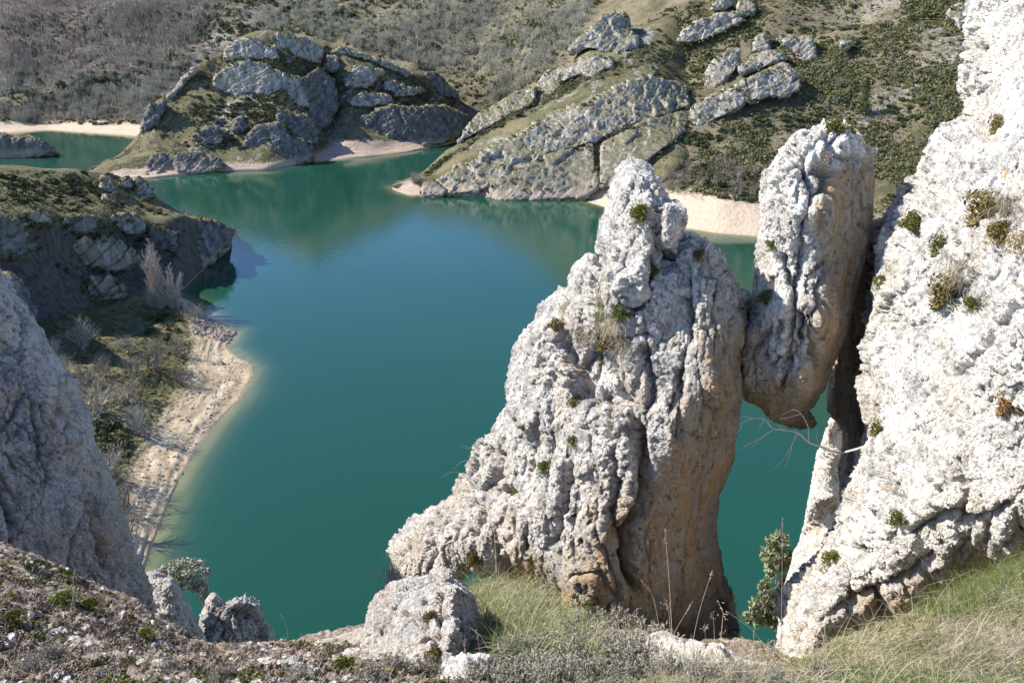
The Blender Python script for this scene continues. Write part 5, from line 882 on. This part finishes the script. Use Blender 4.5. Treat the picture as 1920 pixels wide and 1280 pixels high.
leafy('evergreen_shrub', 'grey green evergreen shrub in the gap left of the big white face', 'shrub', [[(1472, 1230), (1462, 1150), (1455, 1090), (1460, 1040)], [(1466, 1180), (1440, 1160), (1425, 1145)]], [(1458, 1036, 30, 26), (1448, 1062, 22, 20), (1476, 1050, 18, 30), (1420, 1140, 30, 30), (1440, 1160, 28, 24), (1438, 1120, 18, 16), (1470, 1100, 16, 30), (1410, 1160, 20, 16), (1432, 1095, 16, 16), (1462, 1010, 22, 18), (1452, 1140, 22, 26), (1470, 1170, 18, 22)], 10.0, 'leaf_grey', 'bark', .046, 1000, .018)
leafy('gnarled_tree', 'gnarled lichen grey tree leaning over the water beside the jagged rock', 'tree', [[(394, 1200), (384, 1150), (378, 1115), (360, 1085), (330, 1068)], [(382, 1135), (390, 1100), (384, 1075)], [(375, 1112), (350, 1100), (310, 1085), (290, 1080)]], [(300, 1070, 26, 16), (330, 1060, 26, 14), (362, 1062, 28, 15), (386, 1070, 16, 12), (375, 1100, 18, 20), (345, 1090, 26, 18), (310, 1095, 22, 14), (384, 1118, 12, 16), (330, 1078, 34, 14)], 14.0, 'leaf_lichen', 'bark', .055, 560, .03)
# dry stalks
def stalk(pts, Y, r, head, label, tw=0, hs=.012):
    sg = pathsegs(pts, Y, r, r * .5); b = sg[0][0]; o = tag(put('dry_stalk', None, None, b), label, 'dry stalk'); rg = np.random.default_rng(int(pts[0][0] * 3 + pts[-1][1]))
    put('stem', mesh_np('stem', *tube([(a - b, c - b, p, q) for a, c, p, q in sg], 4)), M['stalk'], (0, 0, 0), o); t = sg[-1][1]; d = t - sg[-2][0]; d /= np.linalg.norm(d); H_s = []
    if head == 'spike':
        for _ in range(60): c = t - d * rg.uniform(0, hs * 6); H_s.append((c, c + rg.normal(size=3) * hs * .3 + d * hs * .4, hs * .12, hs * .03))
    elif head == 'umbel':
        for _ in range(9):
            e = t + rg.normal(size=3) * hs * 1.4 + d * hs * 1.6; H_s.append((t, e, .0007, .0006))
            for _ in range(7): H_s.append((e, e + rg.normal(size=3) * hs * .35, hs * .14, hs * .05))
    elif head == 'twig':
        for _ in range(tw): k = rg.integers(len(sg) // 3, len(sg)); c = sg[k][1]; grow(rg, c, rg.normal(size=3) + [0, 0, .4], .10, .0018, 1, H_s, 2, .6, .02, 3, .2)
    if H_s: put('seed_head' if head != 'twig' else 'twigs', mesh_np('head', *ribbon([(a - b, c - b, p, q) for a, c, p, q in H_s], rg)), M['seed' if head != 'twig' else 'stalk'], (0, 0, 0), o)
stalk([(936, 1200), (934, 1130), (930, 1050), (926, 990)], 5.0, .004, 'twig', 'leafless sapling standing upright in the grassy nook', 14)
stalk([(966, 1178), (990, 1150), (1010, 1125)], 5.2, .004, 'twig', 'small forked dead twig right of the sapling', 12)
stalk([(1464, 1245), (1466, 1100), (1467, 970)], 3.6, .0016, 'spike', 'tallest thin stalk with a long spike against the green water', 0, .011)
stalk([(1292, 1240), (1310, 1150), (1336, 1068)], 3.4, .0016, 'spike', 'curved stalk with a plump seed spike in front of the pinnacle foot')
stalk([(1262, 1235), (1256, 1110), (1247, 992)], 3.4, .0016, 'spike', 'tall thin grass stalk in front of the brown pinnacle face')
stalk([(1240, 1200), (1225, 1120), (1202, 1088)], 3.5, .0013, 'spike', 'nodding grass stalk left of the tall thin one')
stalk([(1348, 1250), (1352, 1190), (1356, 1150)], 3.3, .0017, 'umbel', 'stalk with a branching purple brown seed head', 0, .013)
stalk([(1345, 1255), (1350, 1215), (1352, 1190)], 3.2, .0015, 'umbel', 'shorter stalk with a small seed cluster beside the branching one', 0, .009)
stalk([(1262, 1255), (1258, 1200), (1254, 1140)], 3.3, .0015, 'umbel', 'stalk with a sparse umbel before the pinnacle foot', 0, .011)
stalk([(1240, 1245), (1262, 1190), (1298, 1128)], 3.3, .0014, 'spike', 'stalk leaning far right across the pinnacle foot')
ST = [((1322, 1250), (1321, 1180)), ((1372, 1250), (1390, 1190)), ((1402, 1250), (1414, 1178)), ((1425, 1262), (1442, 1206)), ((1440, 1265), (1452, 1200)), ((1300, 1252), (1296, 1190)), ((1332, 1255), (1338, 1160)), ((1520, 1262), (1532, 1180)), ((1632, 1210), (1668, 1115)), ((1640, 1230), (1618, 1150)), ((1790, 1240), (1670, 1145)), ((1765, 1150), (1690, 1095)), ((1830, 1190), (1880, 1110)), ((1860, 1215), (1930, 1165)), ((1900, 1100), (1880, 1060)), ((1700, 1240), (1760, 1190)), ((860, 1275), (872, 1190)), ((880, 1280), (868, 1200)), ((720, 1270), (745, 1215)), ((900, 1275), (893, 1180)), ((1150, 1215), (1146, 1160)), ((1165, 1215), (1180, 1158)), ((130, 1150), (137, 1080)), ((540, 1195), (526, 1150)), ((1700, 1130), (1640, 1090))]
for i, ((x0, y0), (x1, y1)) in enumerate(ST):
    Y = ground.at(x0, y0)[1]; stalk([(x0, y0), (.5 * (x0 + x1) + 4, .5 * (y0 + y1)), (x1, y1)], Y, .0011, 'spike' if i % 3 else 'umbel', 'thin bleached grass stalk sticking up from the turf', 0, .007); o = C.objects[-1]
for o in C.objects:
    if o.get('label') == 'thin bleached grass stalk sticking up from the turf': o['group'] = 'thin bleached stalks on the turf'
